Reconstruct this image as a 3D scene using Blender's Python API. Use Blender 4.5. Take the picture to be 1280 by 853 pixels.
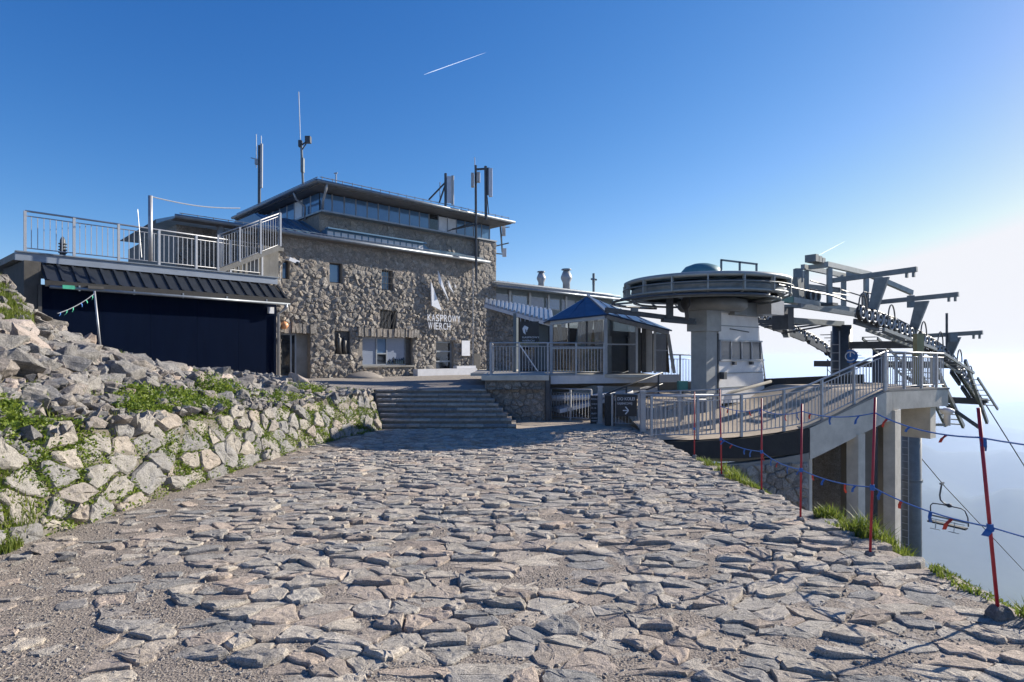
import bpy, bmesh, math, random
from mathutils import Vector, Matrix, noise as mnoise
R = math.radians
scene = bpy.context.scene
for o in list(bpy.data.objects): bpy.data.objects.remove(o)

# ------------------------------------------------------------------ camera, sky, sun, exposure
E = 1.66                       # eye height above the paving at the camera
FPX, HOR = 760.0, 445.0        # focal length and horizon row in the 1280 px wide photograph
cam_d = bpy.data.cameras.new('camera'); cam = bpy.data.objects.new('camera', cam_d)
scene.collection.objects.link(cam); scene.camera = cam
cam.location = (0, 0, E); cam.rotation_euler = (R(90), 0, 0)
cam_d.sensor_width = 36; cam_d.lens = 36 * FPX / 1280; cam_d.shift_y = (HOR - 426.5) / 1280
cam_d.clip_start = 0.05; cam_d.clip_end = 120000

SUN_AZ, SUN_EL = 62.0, 25.0    # degrees, azimuth from +Y towards +X
w = bpy.data.worlds.new('World'); scene.world = w; w.use_nodes = True
nt = w.node_tree; bg = nt.nodes['Background']
sky = nt.nodes.new('ShaderNodeTexSky'); sky.sky_type = 'NISHITA'; sky.sun_disc = False
sky.sun_elevation = R(SUN_EL); sky.sun_rotation = R(SUN_AZ)
sky.altitude = 1900; sky.air_density = 1.0; sky.dust_density = 0.9; sky.ozone_density = 2.2
# clear mountain air: one response curve for the whole sky, steeper in red than in blue
EXPO = 0.78
def _m(op, a_, b_):
    n = nt.nodes.new('ShaderNodeMath'); n.operation = op
    for k, x in enumerate((a_, b_)):
        if isinstance(x, (int, float)): n.inputs[k].default_value = x
        else: nt.links.new(x, n.inputs[k])
    return n.outputs[0]
sep = nt.nodes.new('ShaderNodeSeparateColor'); cmb = nt.nodes.new('ShaderNodeCombineColor'); nt.links.new(sky.outputs[0], sep.inputs[0])
def curve(i, p_, k_): return _m('MULTIPLY', _m('POWER', _m('MINIMUM', _m('MULTIPLY', sep.outputs[i], 0.151 * SKY_IN[i]), (0.57, 0.85, 1.1)[i]), p_), k_ / (0.1 * 2 ** EXPO))
SKY_IN = (0.80, 0.91, 1.17)
cr_, cg_, cb_ = curve(0, 1.84, 2.5), curve(1, 1.19, 1.10), curve(2, 0.80, 0.894)
nt.links.new(_m('MINIMUM', cr_, cg_), cmb.inputs[0]); nt.links.new(cg_, cmb.inputs[1]); nt.links.new(_m('MAXIMUM', cb_, cg_), cmb.inputs[2])
nt.links.new(cmb.outputs[0], bg.inputs[0]); bg.inputs[1].default_value = 0.1
sl = bpy.data.lights.new('sun', 'SUN'); sun = bpy.data.objects.new('sun', sl)
scene.collection.objects.link(sun); sl.energy = 5.0; sl.angle = R(0.53); sl.color = (1.0, 0.92, 0.80)
sdir = Vector((math.sin(R(SUN_AZ)) * math.cos(R(SUN_EL)), math.cos(R(SUN_AZ)) * math.cos(R(SUN_EL)), math.sin(R(SUN_EL))))
sun.rotation_euler = (-sdir).to_track_quat('-Z', 'Y').to_euler(); sun.location = (30, 20, 30)
vs = scene.view_settings; vs.view_transform = 'Standard'; vs.look = 'None'; vs.exposure = EXPO; vs.gamma = 1.0
vs.use_curve_mapping = False
scene.cycles.max_bounces = 8; scene.cycles.transparent_max_bounces = 12; scene.cycles.volume_bounces = 1
scene.cycles.use_denoising = True

# ------------------------------------------------------------------ helpers
Z3 = Vector((0, 0, 1))
def V(*a): return Vector(a if len(a) > 1 else a[0])
def at(px, py, Y): return V((px - 640) / FPX * Y, Y, E + (HOR - py) / FPX * Y)
def G(Y): return -0.0235 * Y                     # the paved way falls gently towards the steps
def lerp(a, b, t): return a + (b - a) * t
def interp(x, pts):
    if x <= pts[0][0]: return pts[0][1]
    for (x0, y0), (x1, y1) in zip(pts, pts[1:]):
        if x <= x1: return lerp(y0, y1, (x - x0) / (x1 - x0))
    return pts[-1][1]
def smooth(x, a, b):
    t = min(1, max(0, (x - a) / (b - a))); return t * t * (3 - 2 * t)
def nz(x, y, z=0.0, s=1.0): return mnoise.noise(V(x * s, y * s, z * s + 3.7))
col = scene.collection
ORG = {}
def link(o, parent=None):
    col.objects.link(o)
    if parent is not None: o.parent = parent
    return o
def tag(o, label=None, cat=None, group=None, kind=None):
    for k, v in (('label', label), ('category', cat), ('group', group), ('kind', kind)):
        if v: o[k] = v
    return o
def thing(name, label, cat, loc, group=None):
    o = bpy.data.objects.new(name, None); o.empty_display_size = 0.2
    link(o); o.location = loc; ORG[o.name] = V(loc)
    return tag(o, label, cat, group)
def org(o): return ORG.get(o.name, V(0, 0, 0)) if o is not None else V(0, 0, 0)

class MB:
    def __init__(s): s.v = []; s.f = []
    def add(s, vs_, fs):
        n = len(s.v); s.v += [tuple(p) for p in vs_]; s.f += [tuple(i + n for i in f) for f in fs]; return s
    def quad(s, a, b, c, d): return s.add([a, b, c, d], [(0, 1, 2, 3)])
    def box(s, c, size, U=V(1, 0, 0), W=V(0, 1, 0), T=Z3):
        c = V(c); a, b, e = [x / 2 for x in size]
        p = [c + U * (a * i) + W * (b * j) + T * (e * k) for k in (-1, 1) for j in (-1, 1) for i in (-1, 1)]
        return s.add(p, [(0, 2, 3, 1), (4, 5, 7, 6), (0, 1, 5, 4), (2, 6, 7, 3), (0, 4, 6, 2), (1, 3, 7, 5)])
    def bar(s, p, q, wd, ht, up=Z3):
        p, q = V(p), V(q); d = (q - p); L = d.length; d.normalize()
        sd = d.cross(up)
        if sd.length < 1e-4: sd = d.cross(V(1, 0, 0))
        sd.normalize(); t = sd.cross(d)
        return s.box((p + q) / 2, (L, wd, ht), d, sd, t)
    def tube(s, pts, r, n=8, closed=False):
        pts = [V(p) for p in pts]; m = len(pts); rs = r if isinstance(r, (list, tuple)) else [r] * m
        vs_, fs = [], []; side = None
        for i, p in enumerate(pts):
            a = pts[i - 1] if (i > 0 or closed) else p; b = pts[(i + 1) % m] if (i < m - 1 or closed) else p
            d = (b - a).normalized()
            if side is None:
                side = d.cross(Z3)
                if side.length < 1e-3: side = d.cross(V(1, 0, 0))
            side = (side - d * side.dot(d)).normalized(); t = d.cross(side)
            for k in range(n):
                an = 2 * math.pi * k / n; vs_.append(p + (side * math.cos(an) + t * math.sin(an)) * rs[i])
        for i in range(m if closed else m - 1):
            j = (i + 1) % m
            for k in range(n):
                k2 = (k + 1) % n; fs.append((i * n + k, i * n + k2, j * n + k2, j * n + k))
        if not closed: fs += [tuple(range(n))[::-1], tuple(range((m - 1) * n, m * n))]
        return s.add(vs_, fs)
    def prism(s, pts, N, d0, d1):          # planar 3-D polygon pushed along N
        N = V(N); n = len(pts); a = [V(p) + N * d0 for p in pts]; b = [V(p) + N * d1 for p in pts]
        return s.add(a + b, [tuple(range(n))[::-1], tuple(range(n, 2 * n))] + [(i, (i + 1) % n, n + (i + 1) % n, n + i) for i in range(n)])
    def lathe(s, prof, c, n=24, axis=Z3):  # prof: (radius, height)
        c = V(c); ax = V(axis).normalized(); u = ax.cross(V(0.31, 0.95, 0.12)).normalized(); t = ax.cross(u)
        vs_ = [c + (u * math.cos(2 * math.pi * k / n) + t * math.sin(2 * math.pi * k / n)) * r + ax * h for r, h in prof for k in range(n)]
        fs = [(i * n + k, i * n + (k + 1) % n, (i + 1) * n + (k + 1) % n, (i + 1) * n + k) for i in range(len(prof) - 1) for k in range(n)]
        if prof[0][0] > 1e-4: fs.append(tuple(range(n))[::-1])
        if prof[-1][0] > 1e-4: fs.append(tuple(range((len(prof) - 1) * n, len(prof) * n)))
        return s.add(vs_, fs)
    def ring(s, c, rad, r, n=40, m=8, a0=0, a1=360):
        c = V(c); full = a1 - a0 >= 360
        k = n if full else n + 1
        return s.tube([c + V(math.cos(R(a0 + (a1 - a0) * i / n)) * rad, math.sin(R(a0 + (a1 - a0) * i / n)) * rad, 0) for i in range(k)], r, m, full)
    def mesh(s, name, o=V(0, 0, 0), shade=False):
        me = bpy.data.meshes.new(name)
        me.from_pydata([(p[0] - o[0], p[1] - o[1], p[2] - o[2]) for p in s.v], [], s.f)
        me.validate()
        if shade: me.polygons.foreach_set('use_smooth', [True] * len(me.polygons))
        me.update(); return me
    def build(s, name, mat, parent=None, shade=False, kind=None):
        o = org(parent); me = s.mesh(name, o, shade); me.materials.append(mat)
        ob = bpy.data.objects.new(name, me); link(ob, parent); ORG[ob.name] = o
        if kind: ob['kind'] = kind
        return ob
def fix_normals(ob):
    bm = bmesh.new(); bm.from_mesh(ob.data); bmesh.ops.recalc_face_normals(bm, faces=bm.faces); bm.to_mesh(ob.data); bm.free(); return ob
def solo(name, mb, mat, label, cat, group=None, shade=False):     # a thing that is one mesh, origin at its base
    xs = [p[0] for p in mb.v]; ys = [p[1] for p in mb.v]; zs = [p[2] for p in mb.v]
    o = V((min(xs) + max(xs)) / 2, (min(ys) + max(ys)) / 2, min(zs))
    me = mb.mesh(name, o, shade); me.materials.append(mat)
    ob = bpy.data.objects.new(name, me); link(ob); ob.location = o; ORG[ob.name] = o
    return tag(ob, label, cat, group)
def struct(name, mb, mat, shade=False):
    return tag(mb.build(name, mat, None, shade), kind='structure')
def place(name, me, M, parent=None):     # an object that shares mesh data, matrix M in world space
    ob = bpy.data.objects.new(name, me); link(ob, parent)
    o = org(parent); M = M.copy(); M.translation = M.translation - o
    ob.matrix_local = M; return ob
def frame(U, W, T, o): return Matrix(((U[0], W[0], T[0], o[0]), (U[1], W[1], T[1], o[1]), (U[2], W[2], T[2], o[2]), (0, 0, 0, 1)))

# ------------------------------------------------------------------ materials
def _n(nt, t, **k):
    n = nt.nodes.new(t)
    for a, b in k.items():
        if a.startswith('i_'):
            key = a[2:]; n.inputs[int(key) if key.isdigit() else key].default_value = b
        else: setattr(n, a, b)
    return n
def M(name, c, rough=0.7, metal=0.0, c2=None, vs=4.0, bump=0.0, bs=40.0, spec=0.5, detail=6, stretch=None, emit=None):
    m = bpy.data.materials.new(name); m.use_nodes = True; nt = m.node_tree; L = nt.links.new
    p = nt.nodes['Principled BSDF']; p.inputs['Roughness'].default_value = rough; p.inputs['Metallic'].default_value = metal
    p.inputs['Specular IOR Level'].default_value = spec
    p.inputs['Base Color'].default_value = (*c, 1)
    g = _n(nt, 'ShaderNodeNewGeometry'); src = g.outputs['Position']
    if stretch:
        mp = _n(nt, 'ShaderNodeMapping'); mp.inputs['Scale'].default_value = stretch; L(src, mp.inputs[0]); src = mp.outputs[0]
    if c2:
        t = _n(nt, 'ShaderNodeTexNoise', i_Scale=vs, i_Detail=detail, i_Roughness=0.65); L(src, t.inputs['Vector'])
        r = _n(nt, 'ShaderNodeMapRange'); r.inputs[1].default_value = 0.35; r.inputs[2].default_value = 0.68; L(t.outputs[0], r.inputs[0])
        x = _n(nt, 'ShaderNodeMix', data_type='RGBA'); x.inputs[6].default_value = (*c, 1); x.inputs[7].default_value = (*c2, 1)
        L(r.outputs[0], x.inputs[0]); L(x.outputs[2], p.inputs['Base Color'])
        rr = _n(nt, 'ShaderNodeMapRange'); rr.inputs[3].default_value = max(0.02, rough - 0.08); rr.inputs[4].default_value = min(1, rough + 0.1)
        L(t.outputs[0], rr.inputs[0]); L(rr.outputs[0], p.inputs['Roughness'])
    if bump:
        t2 = _n(nt, 'ShaderNodeTexNoise', i_Scale=bs, i_Detail=5.0); L(src, t2.inputs['Vector'])
        b = _n(nt, 'ShaderNodeBump', i_Strength=bump, i_Distance=0.02); L(t2.outputs[0], b.inputs['Height']); L(b.outputs[0], p.inputs['Normal'])
    return m
def granite(name, cols, mott=0.35, spk=0.45, sp=90.0, bump=0.6, bdist=0.03, lichen=(0.09, 0.085, 0.075), lich=0.5, moss=None, vs=7.0):
    """stone: each piece its own tone, mottled, speckled with crystals, dark lichen patches"""
    m = bpy.data.materials.new(name); m.use_nodes = True; nt = m.node_tree; L = nt.links.new
    p = nt.nodes['Principled BSDF']; p.inputs['Roughness'].default_value = 0.88; p.inputs['Specular IOR Level'].default_value = 0.3
    g = _n(nt, 'ShaderNodeNewGeometry'); oi = _n(nt, 'ShaderNodeObjectInfo')
    ad = _n(nt, 'ShaderNodeMath', operation='ADD'); L(g.outputs['Random Per Island'], ad.inputs[0]); L(oi.outputs['Random'], ad.inputs[1])
    fr = _n(nt, 'ShaderNodeMath', operation='FRACT'); L(ad.outputs[0], fr.inputs[0])
    cr = _n(nt, 'ShaderNodeValToRGB'); cr.color_ramp.interpolation = 'LINEAR'
    el = cr.color_ramp.elements
    while len(el) < len(cols): el.new(0.5)
    for i, c in enumerate(cols): el[i].position = i / (len(cols) - 1); el[i].color = (*c, 1)
    L(fr.outputs[0], cr.inputs[0])
    t1 = _n(nt, 'ShaderNodeTexNoise', i_Scale=vs, i_Detail=10.0, i_Roughness=0.78); L(g.outputs['Position'], t1.inputs['Vector'])
    r1 = _n(nt, 'ShaderNodeMapRange'); r1.inputs[1].default_value = 0.3; r1.inputs[2].default_value = 0.7
    r1.inputs[3].default_value = 1 - mott; r1.inputs[4].default_value = 1 + mott; L(t1.outputs[0], r1.inputs[0])
    t2 = _n(nt, 'ShaderNodeTexNoise', i_Scale=sp, i_Detail=3.0, i_Roughness=0.8); L(g.outputs['Position'], t2.inputs['Vector'])
    r2 = _n(nt, 'ShaderNodeMapRange'); r2.inputs[1].default_value = 0.3; r2.inputs[2].default_value = 0.7
    r2.inputs[3].default_value = 1 - spk; r2.inputs[4].default_value = 1 + spk; L(t2.outputs[0], r2.inputs[0])
    mu = _n(nt, 'ShaderNodeMath', operation='MULTIPLY'); L(r1.outputs[0], mu.inputs[0]); L(r2.outputs[0], mu.inputs[1])
    sc = _n(nt, 'ShaderNodeVectorMath', operation='SCALE'); L(cr.outputs[0], sc.inputs[0]); L(mu.outputs[0], sc.inputs[3])
    t3 = _n(nt, 'ShaderNodeTexNoise', i_Scale=vs * 1.9, i_Detail=7.0, i_Roughness=0.75); L(g.outputs['Position'], t3.inputs['Vector'])
    r3 = _n(nt, 'ShaderNodeMapRange'); r3.inputs[1].default_value = 0.52; r3.inputs[2].default_value = 0.64; r3.inputs[4].default_value = lich
    L(t3.outputs[0], r3.inputs[0])
    x = _n(nt, 'ShaderNodeMix', data_type='RGBA'); L(r3.outputs[0], x.inputs[0]); L(sc.outputs[0], x.inputs[6]); x.inputs[7].default_value = (*lichen, 1)
    out = x.outputs[2]
    if moss:
        t4 = _n(nt, 'ShaderNodeTexNoise', i_Scale=2.2, i_Detail=8.0, i_Roughness=0.7); L(g.outputs['Position'], t4.inputs['Vector'])
        r4 = _n(nt, 'ShaderNodeMapRange'); r4.inputs[1].default_value = 0.55; r4.inputs[2].default_value = 0.68; r4.inputs[4].default_value = 0.7
        L(t4.outputs[0], r4.inputs[0])
        x2 = _n(nt, 'ShaderNodeMix', data_type='RGBA'); L(r4.outputs[0], x2.inputs[0]); L(out, x2.inputs[6]); x2.inputs[7].default_value = (*moss, 1)
        out = x2.outputs[2]
    L(out, p.inputs['Base Color'])
    b1 = _n(nt, 'ShaderNodeMath', operation='MULTIPLY_ADD', i_1=0.35); L(t2.outputs[0], b1.inputs[0]); L(t3.outputs[0], b1.inputs[2])
    b = _n(nt, 'ShaderNodeBump', i_Strength=bump, i_Distance=bdist); L(b1.outputs[0], b.inputs['Height']); L(b.outputs[0], p.inputs['Normal'])
    return m
def leafmat(name, c1, c2, trans=0.45):
    m = bpy.data.materials.new(name); m.use_nodes = True; nt = m.node_tree; L = nt.links.new
    p = nt.nodes['Principled BSDF']; p.inputs['Roughness'].default_value = 0.55
    g = _n(nt, 'ShaderNodeNewGeometry')
    t = _n(nt, 'ShaderNodeTexNoise', i_Scale=3.0, i_Detail=4.0); L(g.outputs['Position'], t.inputs['Vector'])
    ad = _n(nt, 'ShaderNodeMath', operation='ADD'); L(g.outputs['Random Per Island'], ad.inputs[0]); L(t.outputs[0], ad.inputs[1])
    r = _n(nt, 'ShaderNodeMapRange'); r.inputs[1].default_value = 0.4; r.inputs[2].default_value = 1.6; L(ad.outputs[0], r.inputs[0])
    x = _n(nt, 'ShaderNodeMix', data_type='RGBA'); L(r.outputs[0], x.inputs[0]); x.inputs[6].default_value = (*c1, 1); x.inputs[7].default_value = (*c2, 1)
    L(x.outputs[2], p.inputs['Base Color'])
    tr = _n(nt, 'ShaderNodeBsdfTranslucent'); L(x.outputs[2], tr.inputs[0])
    mx = _n(nt, 'ShaderNodeMixShader', i_0=trans); L(p.outputs[0], mx.inputs[1]); L(tr.outputs[0], mx.inputs[2])
    L(mx.outputs[0], nt.nodes['Material Output'].inputs[0]); return m
def glassmat(name, tint=(0.75, 0.82, 0.85), refl=0.25):
    m = bpy.data.materials.new(name); m.use_nodes = True; nt = m.node_tree; L = nt.links.new
    tr = _n(nt, 'ShaderNodeBsdfTransparent'); tr.inputs[0].default_value = (*tint, 1)
    gl = _n(nt, 'ShaderNodeBsdfGlossy', i_Roughness=0.015)
    lw = _n(nt, 'ShaderNodeLayerWeight', i_Blend=0.25)
    mr = _n(nt, 'ShaderNodeMapRange'); mr.inputs[3].default_value = refl; mr.inputs[4].default_value = 0.7; L(lw.outputs['Fresnel'], mr.inputs[0])
    mx = _n(nt, 'ShaderNodeMixShader'); L(mr.outputs[0], mx.inputs[0]); L(tr.outputs[0], mx.inputs[1]); L(gl.outputs[0], mx.inputs[2])
    L(mx.outputs[0], nt.nodes['Material Output'].inputs[0]); return m

PAVE = granite('paving_granite', [(0.37, 0.335, 0.285), (0.49, 0.44, 0.375), (0.29, 0.28, 0.265), (0.47, 0.38, 0.305), (0.41, 0.375, 0.325), (0.25, 0.245, 0.235), (0.52, 0.46, 0.38), (0.35, 0.29, 0.24), (0.44, 0.41, 0.36)], spk=0.55, mott=0.34, sp=110, bump=0.85, bdist=0.035, lich=0.35, lichen=(0.17, 0.16, 0.15))
ROCK = granite('rubble_granite', [(0.29, 0.27, 0.245), (0.23, 0.225, 0.22), (0.35, 0.325, 0.29), (0.18, 0.175, 0.17), (0.31, 0.27, 0.235), (0.25, 0.24, 0.22)], mott=0.3, sp=60, bump=0.8, bdist=0.05, lich=0.75, lichen=(0.11, 0.105, 0.095))
ROCKP = granite('pink_granite', [(0.36, 0.30, 0.26), (0.41, 0.35, 0.305), (0.30, 0.24, 0.20)], mott=0.3, sp=60, bump=0.8, bdist=0.04, lich=0.35, lichen=(0.2, 0.16, 0.13))
WALLS = granite('wall_granite', [(0.28, 0.262, 0.232), (0.22, 0.215, 0.208), (0.33, 0.298, 0.252), (0.195, 0.19, 0.183), (0.31, 0.265, 0.22), (0.255, 0.24, 0.215)], mott=0.3, sp=60, bump=0.7, bdist=0.03, lich=0.45, lichen=(0.17, 0.165, 0.14))
ENDW = M('dark_end_wall', (0.055, 0.052, 0.048), 0.9, c2=(0.085, 0.08, 0.072), vs=3, bump=0.4, bs=20)
MASON = granite('building_granite', [(0.27, 0.25, 0.225), (0.35, 0.325, 0.29), (0.20, 0.19, 0.175), (0.36, 0.315, 0.265), (0.28, 0.25, 0.22), (0.23, 0.215, 0.195), (0.31, 0.275, 0.235)], mott=0.4, sp=25, bump=0.9, bdist=0.06, lich=0.5, lichen=(0.11, 0.095, 0.08), vs=5.0)
MORTAR = M('dark_mortar', (0.18, 0.165, 0.145), 0.95, c2=(0.30, 0.27, 0.235), vs=9, bump=0.8, bs=30)
GRAVEL = M('gravel', (0.24, 0.215, 0.19), 0.95, c2=(0.38, 0.345, 0.31), vs=38, bump=1.0, bs=85, detail=10, spec=0.2)
GRAVD = M('gravel_brown', (0.12, 0.10, 0.085), 0.95, c2=(0.42, 0.365, 0.31), vs=70, bump=1.0, bs=70, detail=10, spec=0.2)
SOIL = M('soil', (0.13, 0.115, 0.09), 0.95, c2=(0.19, 0.175, 0.15), vs=9, bump=1.0, bs=30, spec=0.2)
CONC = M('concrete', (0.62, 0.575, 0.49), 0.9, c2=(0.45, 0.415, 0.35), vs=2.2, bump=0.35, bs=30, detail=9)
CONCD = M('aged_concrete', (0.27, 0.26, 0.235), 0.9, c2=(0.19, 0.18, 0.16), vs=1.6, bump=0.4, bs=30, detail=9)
TAN = M('tan_deck', (0.44, 0.37, 0.29), 0.9, c2=(0.36, 0.30, 0.235), vs=3, bump=0.5, bs=60, detail=9)
GALV = M('galvanised_steel', (0.42, 0.43, 0.45), 0.5, 0.6, c2=(0.33, 0.34, 0.36), vs=9)
ALU = M('painted_steel_light', (0.40, 0.41, 0.42), 0.45, 0.2, c2=(0.32, 0.33, 0.34), vs=3, bump=0.08, bs=20)
CABW = M('cabin_panel', (0.78, 0.76, 0.73), 0.5, 0.0, c2=(0.66, 0.64, 0.62), vs=2.5, bump=0.06, bs=14)
LIFTG = M('lift_grey_paint', (0.22, 0.235, 0.235), 0.5, 0.15, c2=(0.16, 0.17, 0.172), vs=2.5, bump=0.06, bs=20)
LIFTD = M('lift_dark_steel', (0.075, 0.085, 0.095), 0.5, 0.3, c2=(0.05, 0.055, 0.065), vs=4, bump=0.08, bs=30)
LIFTM = M('lift_mid_steel', (0.21, 0.235, 0.24), 0.5, 0.2, c2=(0.14, 0.16, 0.17), vs=4, bump=0.06, bs=30)
LIFTL = M('lift_pale_steel', (0.33, 0.36, 0.36), 0.5, 0.2, c2=(0.25, 0.28, 0.28), vs=4)
GREEN = M('green_steel', (0.03, 0.16, 0.13), 0.45, 0.1, c2=(0.06, 0.2, 0.17), vs=5)
TEAL = M('teal_cover', (0.10, 0.24, 0.27), 0.5, 0.1, c2=(0.07, 0.18, 0.21), vs=4)
RUBBER = M('black_rubber', (0.018, 0.019, 0.021), 0.7, c2=(0.03, 0.03, 0.033), vs=6)
BLACKW = M('black_bitumen', (0.014, 0.015, 0.017), 0.8, c2=(0.03, 0.03, 0.03), vs=3, bump=0.3, bs=25)
NAVY = M('dark_navy_cladding', (0.0008, 0.0045, 0.018), 0.85, 0.0, c2=(0.0006, 0.0035, 0.014), vs=1.2, spec=0.04, bump=0.05, bs=8, stretch=(4, 4, 0.6))
ROOFB = M('black_roof_sheet', (0.045, 0.052, 0.064), 0.38, 0.4, c2=(0.03, 0.036, 0.045), vs=3)
FASC = M('blue_grey_fascia', (0.22, 0.26, 0.32), 0.5, 0.2, c2=(0.17, 0.20, 0.25), vs=2, stretch=(1, 1, 5))
BLUER = M('blue_metal_roof', (0.10, 0.20, 0.30), 0.4, 0.35, c2=(0.075, 0.155, 0.24), vs=1.6)
ROYAL = M('royal_blue_roof', (0.03, 0.07, 0.15), 0.35, 0.3, c2=(0.022, 0.05, 0.115), vs=2)
ROOFG = M('grey_metal_roof', (0.34, 0.37, 0.40), 0.4, 0.5, c2=(0.25, 0.275, 0.30), vs=2.5)
SOFF = M('roof_soffit', (0.16, 0.15, 0.145), 0.7, c2=(0.11, 0.105, 0.10), vs=2)
EAVE = M('eave_gutter', (0.24, 0.27, 0.30), 0.4, 0.5, c2=(0.17, 0.19, 0.22), vs=5)
WINB = M('painted_sky_window', (0.10, 0.20, 0.34), 0.05, 0.2, c2=(0.08, 0.165, 0.29), vs=0.7, spec=1.0)  # blue base colour paints the reflected sky into the panes
WIND = M('dark_window', (0.012, 0.015, 0.02), 0.05, spec=0.9)
BLIND = M('window_blind', (0.24, 0.28, 0.36), 0.25, c2=(0.20, 0.235, 0.31), vs=2, stretch=(1, 1, 12))
FRAME = M('window_frame', (0.30, 0.33, 0.36), 0.45, 0.3, c2=(0.24, 0.26, 0.29), vs=4)
FRAMED = M('dark_frame', (0.05, 0.048, 0.045), 0.6, 0.2, c2=(0.08, 0.075, 0.07), vs=5)
PANELG = M('grey_green_panel', (0.15, 0.18, 0.19), 0.6, 0.1, c2=(0.12, 0.145, 0.155), vs=2)
WHITE = M('white_paint', (0.74, 0.75, 0.77), 0.5, c2=(0.64, 0.65, 0.67), vs=3)
PALEP = M('pale_panel', (0.62, 0.63, 0.66), 0.5, 0.05, c2=(0.52, 0.53, 0.56), vs=3)
SIGNB = M('sign_black', (0.02, 0.021, 0.024), 0.5, c2=(0.03, 0.031, 0.034), vs=8)
SIGNW = M('sign_lettering', (0.72, 0.74, 0.78), 0.5, c2=(0.6, 0.62, 0.66), vs=10)
RED = M('red_pole', (0.42, 0.02, 0.035), 0.45, c2=(0.30, 0.014, 0.03), vs=9)
REDF = M('red_flag', (0.62, 0.05, 0.02), 0.7, c2=(0.48, 0.035, 0.015), vs=9)
BLUEF = M('blue_flag', (0.03, 0.14, 0.42), 0.7, c2=(0.02, 0.10, 0.33), vs=9)
GREENF = M('green_flag', (0.05, 0.40, 0.26), 0.7, c2=(0.04, 0.30, 0.2), vs=9)
ORANGE = M('orange_globe', (0.72, 0.34, 0.16), 0.4)
BRONZE = M('bronze_relief', (0.06, 0.058, 0.055), 0.5, 0.5, c2=(0.10, 0.095, 0.09), vs=12)
GLASS = glassmat('clear_glass', (0.36, 0.42, 0.46), 0.3); GLASSF = glassmat('front_glass', (0.80, 0.84, 0.86), 0.05)
CURT = M('grey_curtain', (0.46, 0.45, 0.43), 0.85, c2=(0.34, 0.33, 0.32), vs=2.5)
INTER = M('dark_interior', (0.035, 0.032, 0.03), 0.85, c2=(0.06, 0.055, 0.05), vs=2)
YELL = M('yellow_flowers', (0.45, 0.42, 0.03), 0.7, c2=(0.2, 0.3, 0.03), vs=30)
LEAF = leafmat('leaf_green', (0.055, 0.115, 0.014), (0.27, 0.34, 0.045))
GRASS = leafmat('grass_green', (0.06, 0.11, 0.015), (0.26, 0.30, 0.05), 0.5)
HAZE_D = 1.15e-4

# ------------------------------------------------------------------ stone laying
def clip(poly, nx, ny, d):                # keep the side nx*x + ny*y <= d
    out = []
    for i in range(len(poly)):
        a, b = poly[i - 1], poly[i]; da = nx * a[0] + ny * a[1] - d; db = nx * b[0] + ny * b[1] - d
        if (da <= 0) != (db <= 0):
            t = da / (da - db); out.append((a[0] + (b[0] - a[0]) * t, a[1] + (b[1] - a[1]) * t))
        if db <= 0: out.append(b)
    return out
def cells(x0, x1, y0, y1, dx, dy, jit, rng, keep=None, bond=0.5, drop=0.0):
    """irregular stones that fill a rectangle: the Voronoi cells of a jittered grid, [(centre, polygon)]"""
    nx = max(1, round((x1 - x0) / dx)); ny = max(1, round((y1 - y0) / dy)); sx = (x1 - x0) / nx; sy = (y1 - y0) / ny; S = {}
    for j in range(-1, ny + 1):
        for i in range(-1, nx + 1):
            if rng.random() < drop: continue
            S[i, j] = (x0 + (i + 0.5 + (bond if j % 2 else 0) - bond / 2 + rng.uniform(-jit, jit)) * sx, y0 + (j + 0.5 + rng.uniform(-jit, jit)) * sy)
    out = []; ar = sy / sx
    for (i, j), (cx, cy) in S.items():
        if not (0 <= i < nx and 0 <= j < ny): continue
        p = [(x0, y0), (x1, y0), (x1, y1), (x0, y1)]
        rg = (-3, -2, -1, 0, 1, 2, 3) if drop else (-2, -1, 0, 1, 2)
        for dj in rg:
            for di in rg:
                q = S.get((i + di, j + dj))
                if q is None or (di == 0 and dj == 0): continue
                ex, ey = (q[0] - cx) * ar, (q[1] - cy)          # anisotropic metric so cells stay oblong
                mx, my = (q[0] + cx) / 2, (q[1] + cy) / 2
                p = clip(p, ex * ar, ey, ex * ar * mx + ey * my)
                if len(p) < 3: break
            if len(p) < 3: break
        if len(p) >= 3 and (keep is None or keep(cx, cy)): out.append(((cx, cy), p))
    return out
def cut_rects(cl, rects):
    out = []
    for (c, p) in cl:
        for (a0, a1, b0, b1) in rects:
            if a0 < c[0] < a1 and b0 < c[1] < b1: p = []; break
            if max(q[0] for q in p) <= a0 or min(q[0] for q in p) >= a1 or max(q[1] for q in p) <= b0 or min(q[1] for q in p) >= b1: continue
            k = max(((a0 - c[0]), 0), ((c[0] - a1), 1), ((b0 - c[1]), 2), ((c[1] - b1), 3))[1]
            p = clip(p, *((1, 0, a0), (-1, 0, -a1), (0, 1, b0), (0, -1, -b1))[k])
            if len(p) < 3: break
        if len(p) >= 3: out.append((c, p))
    return out
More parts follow.
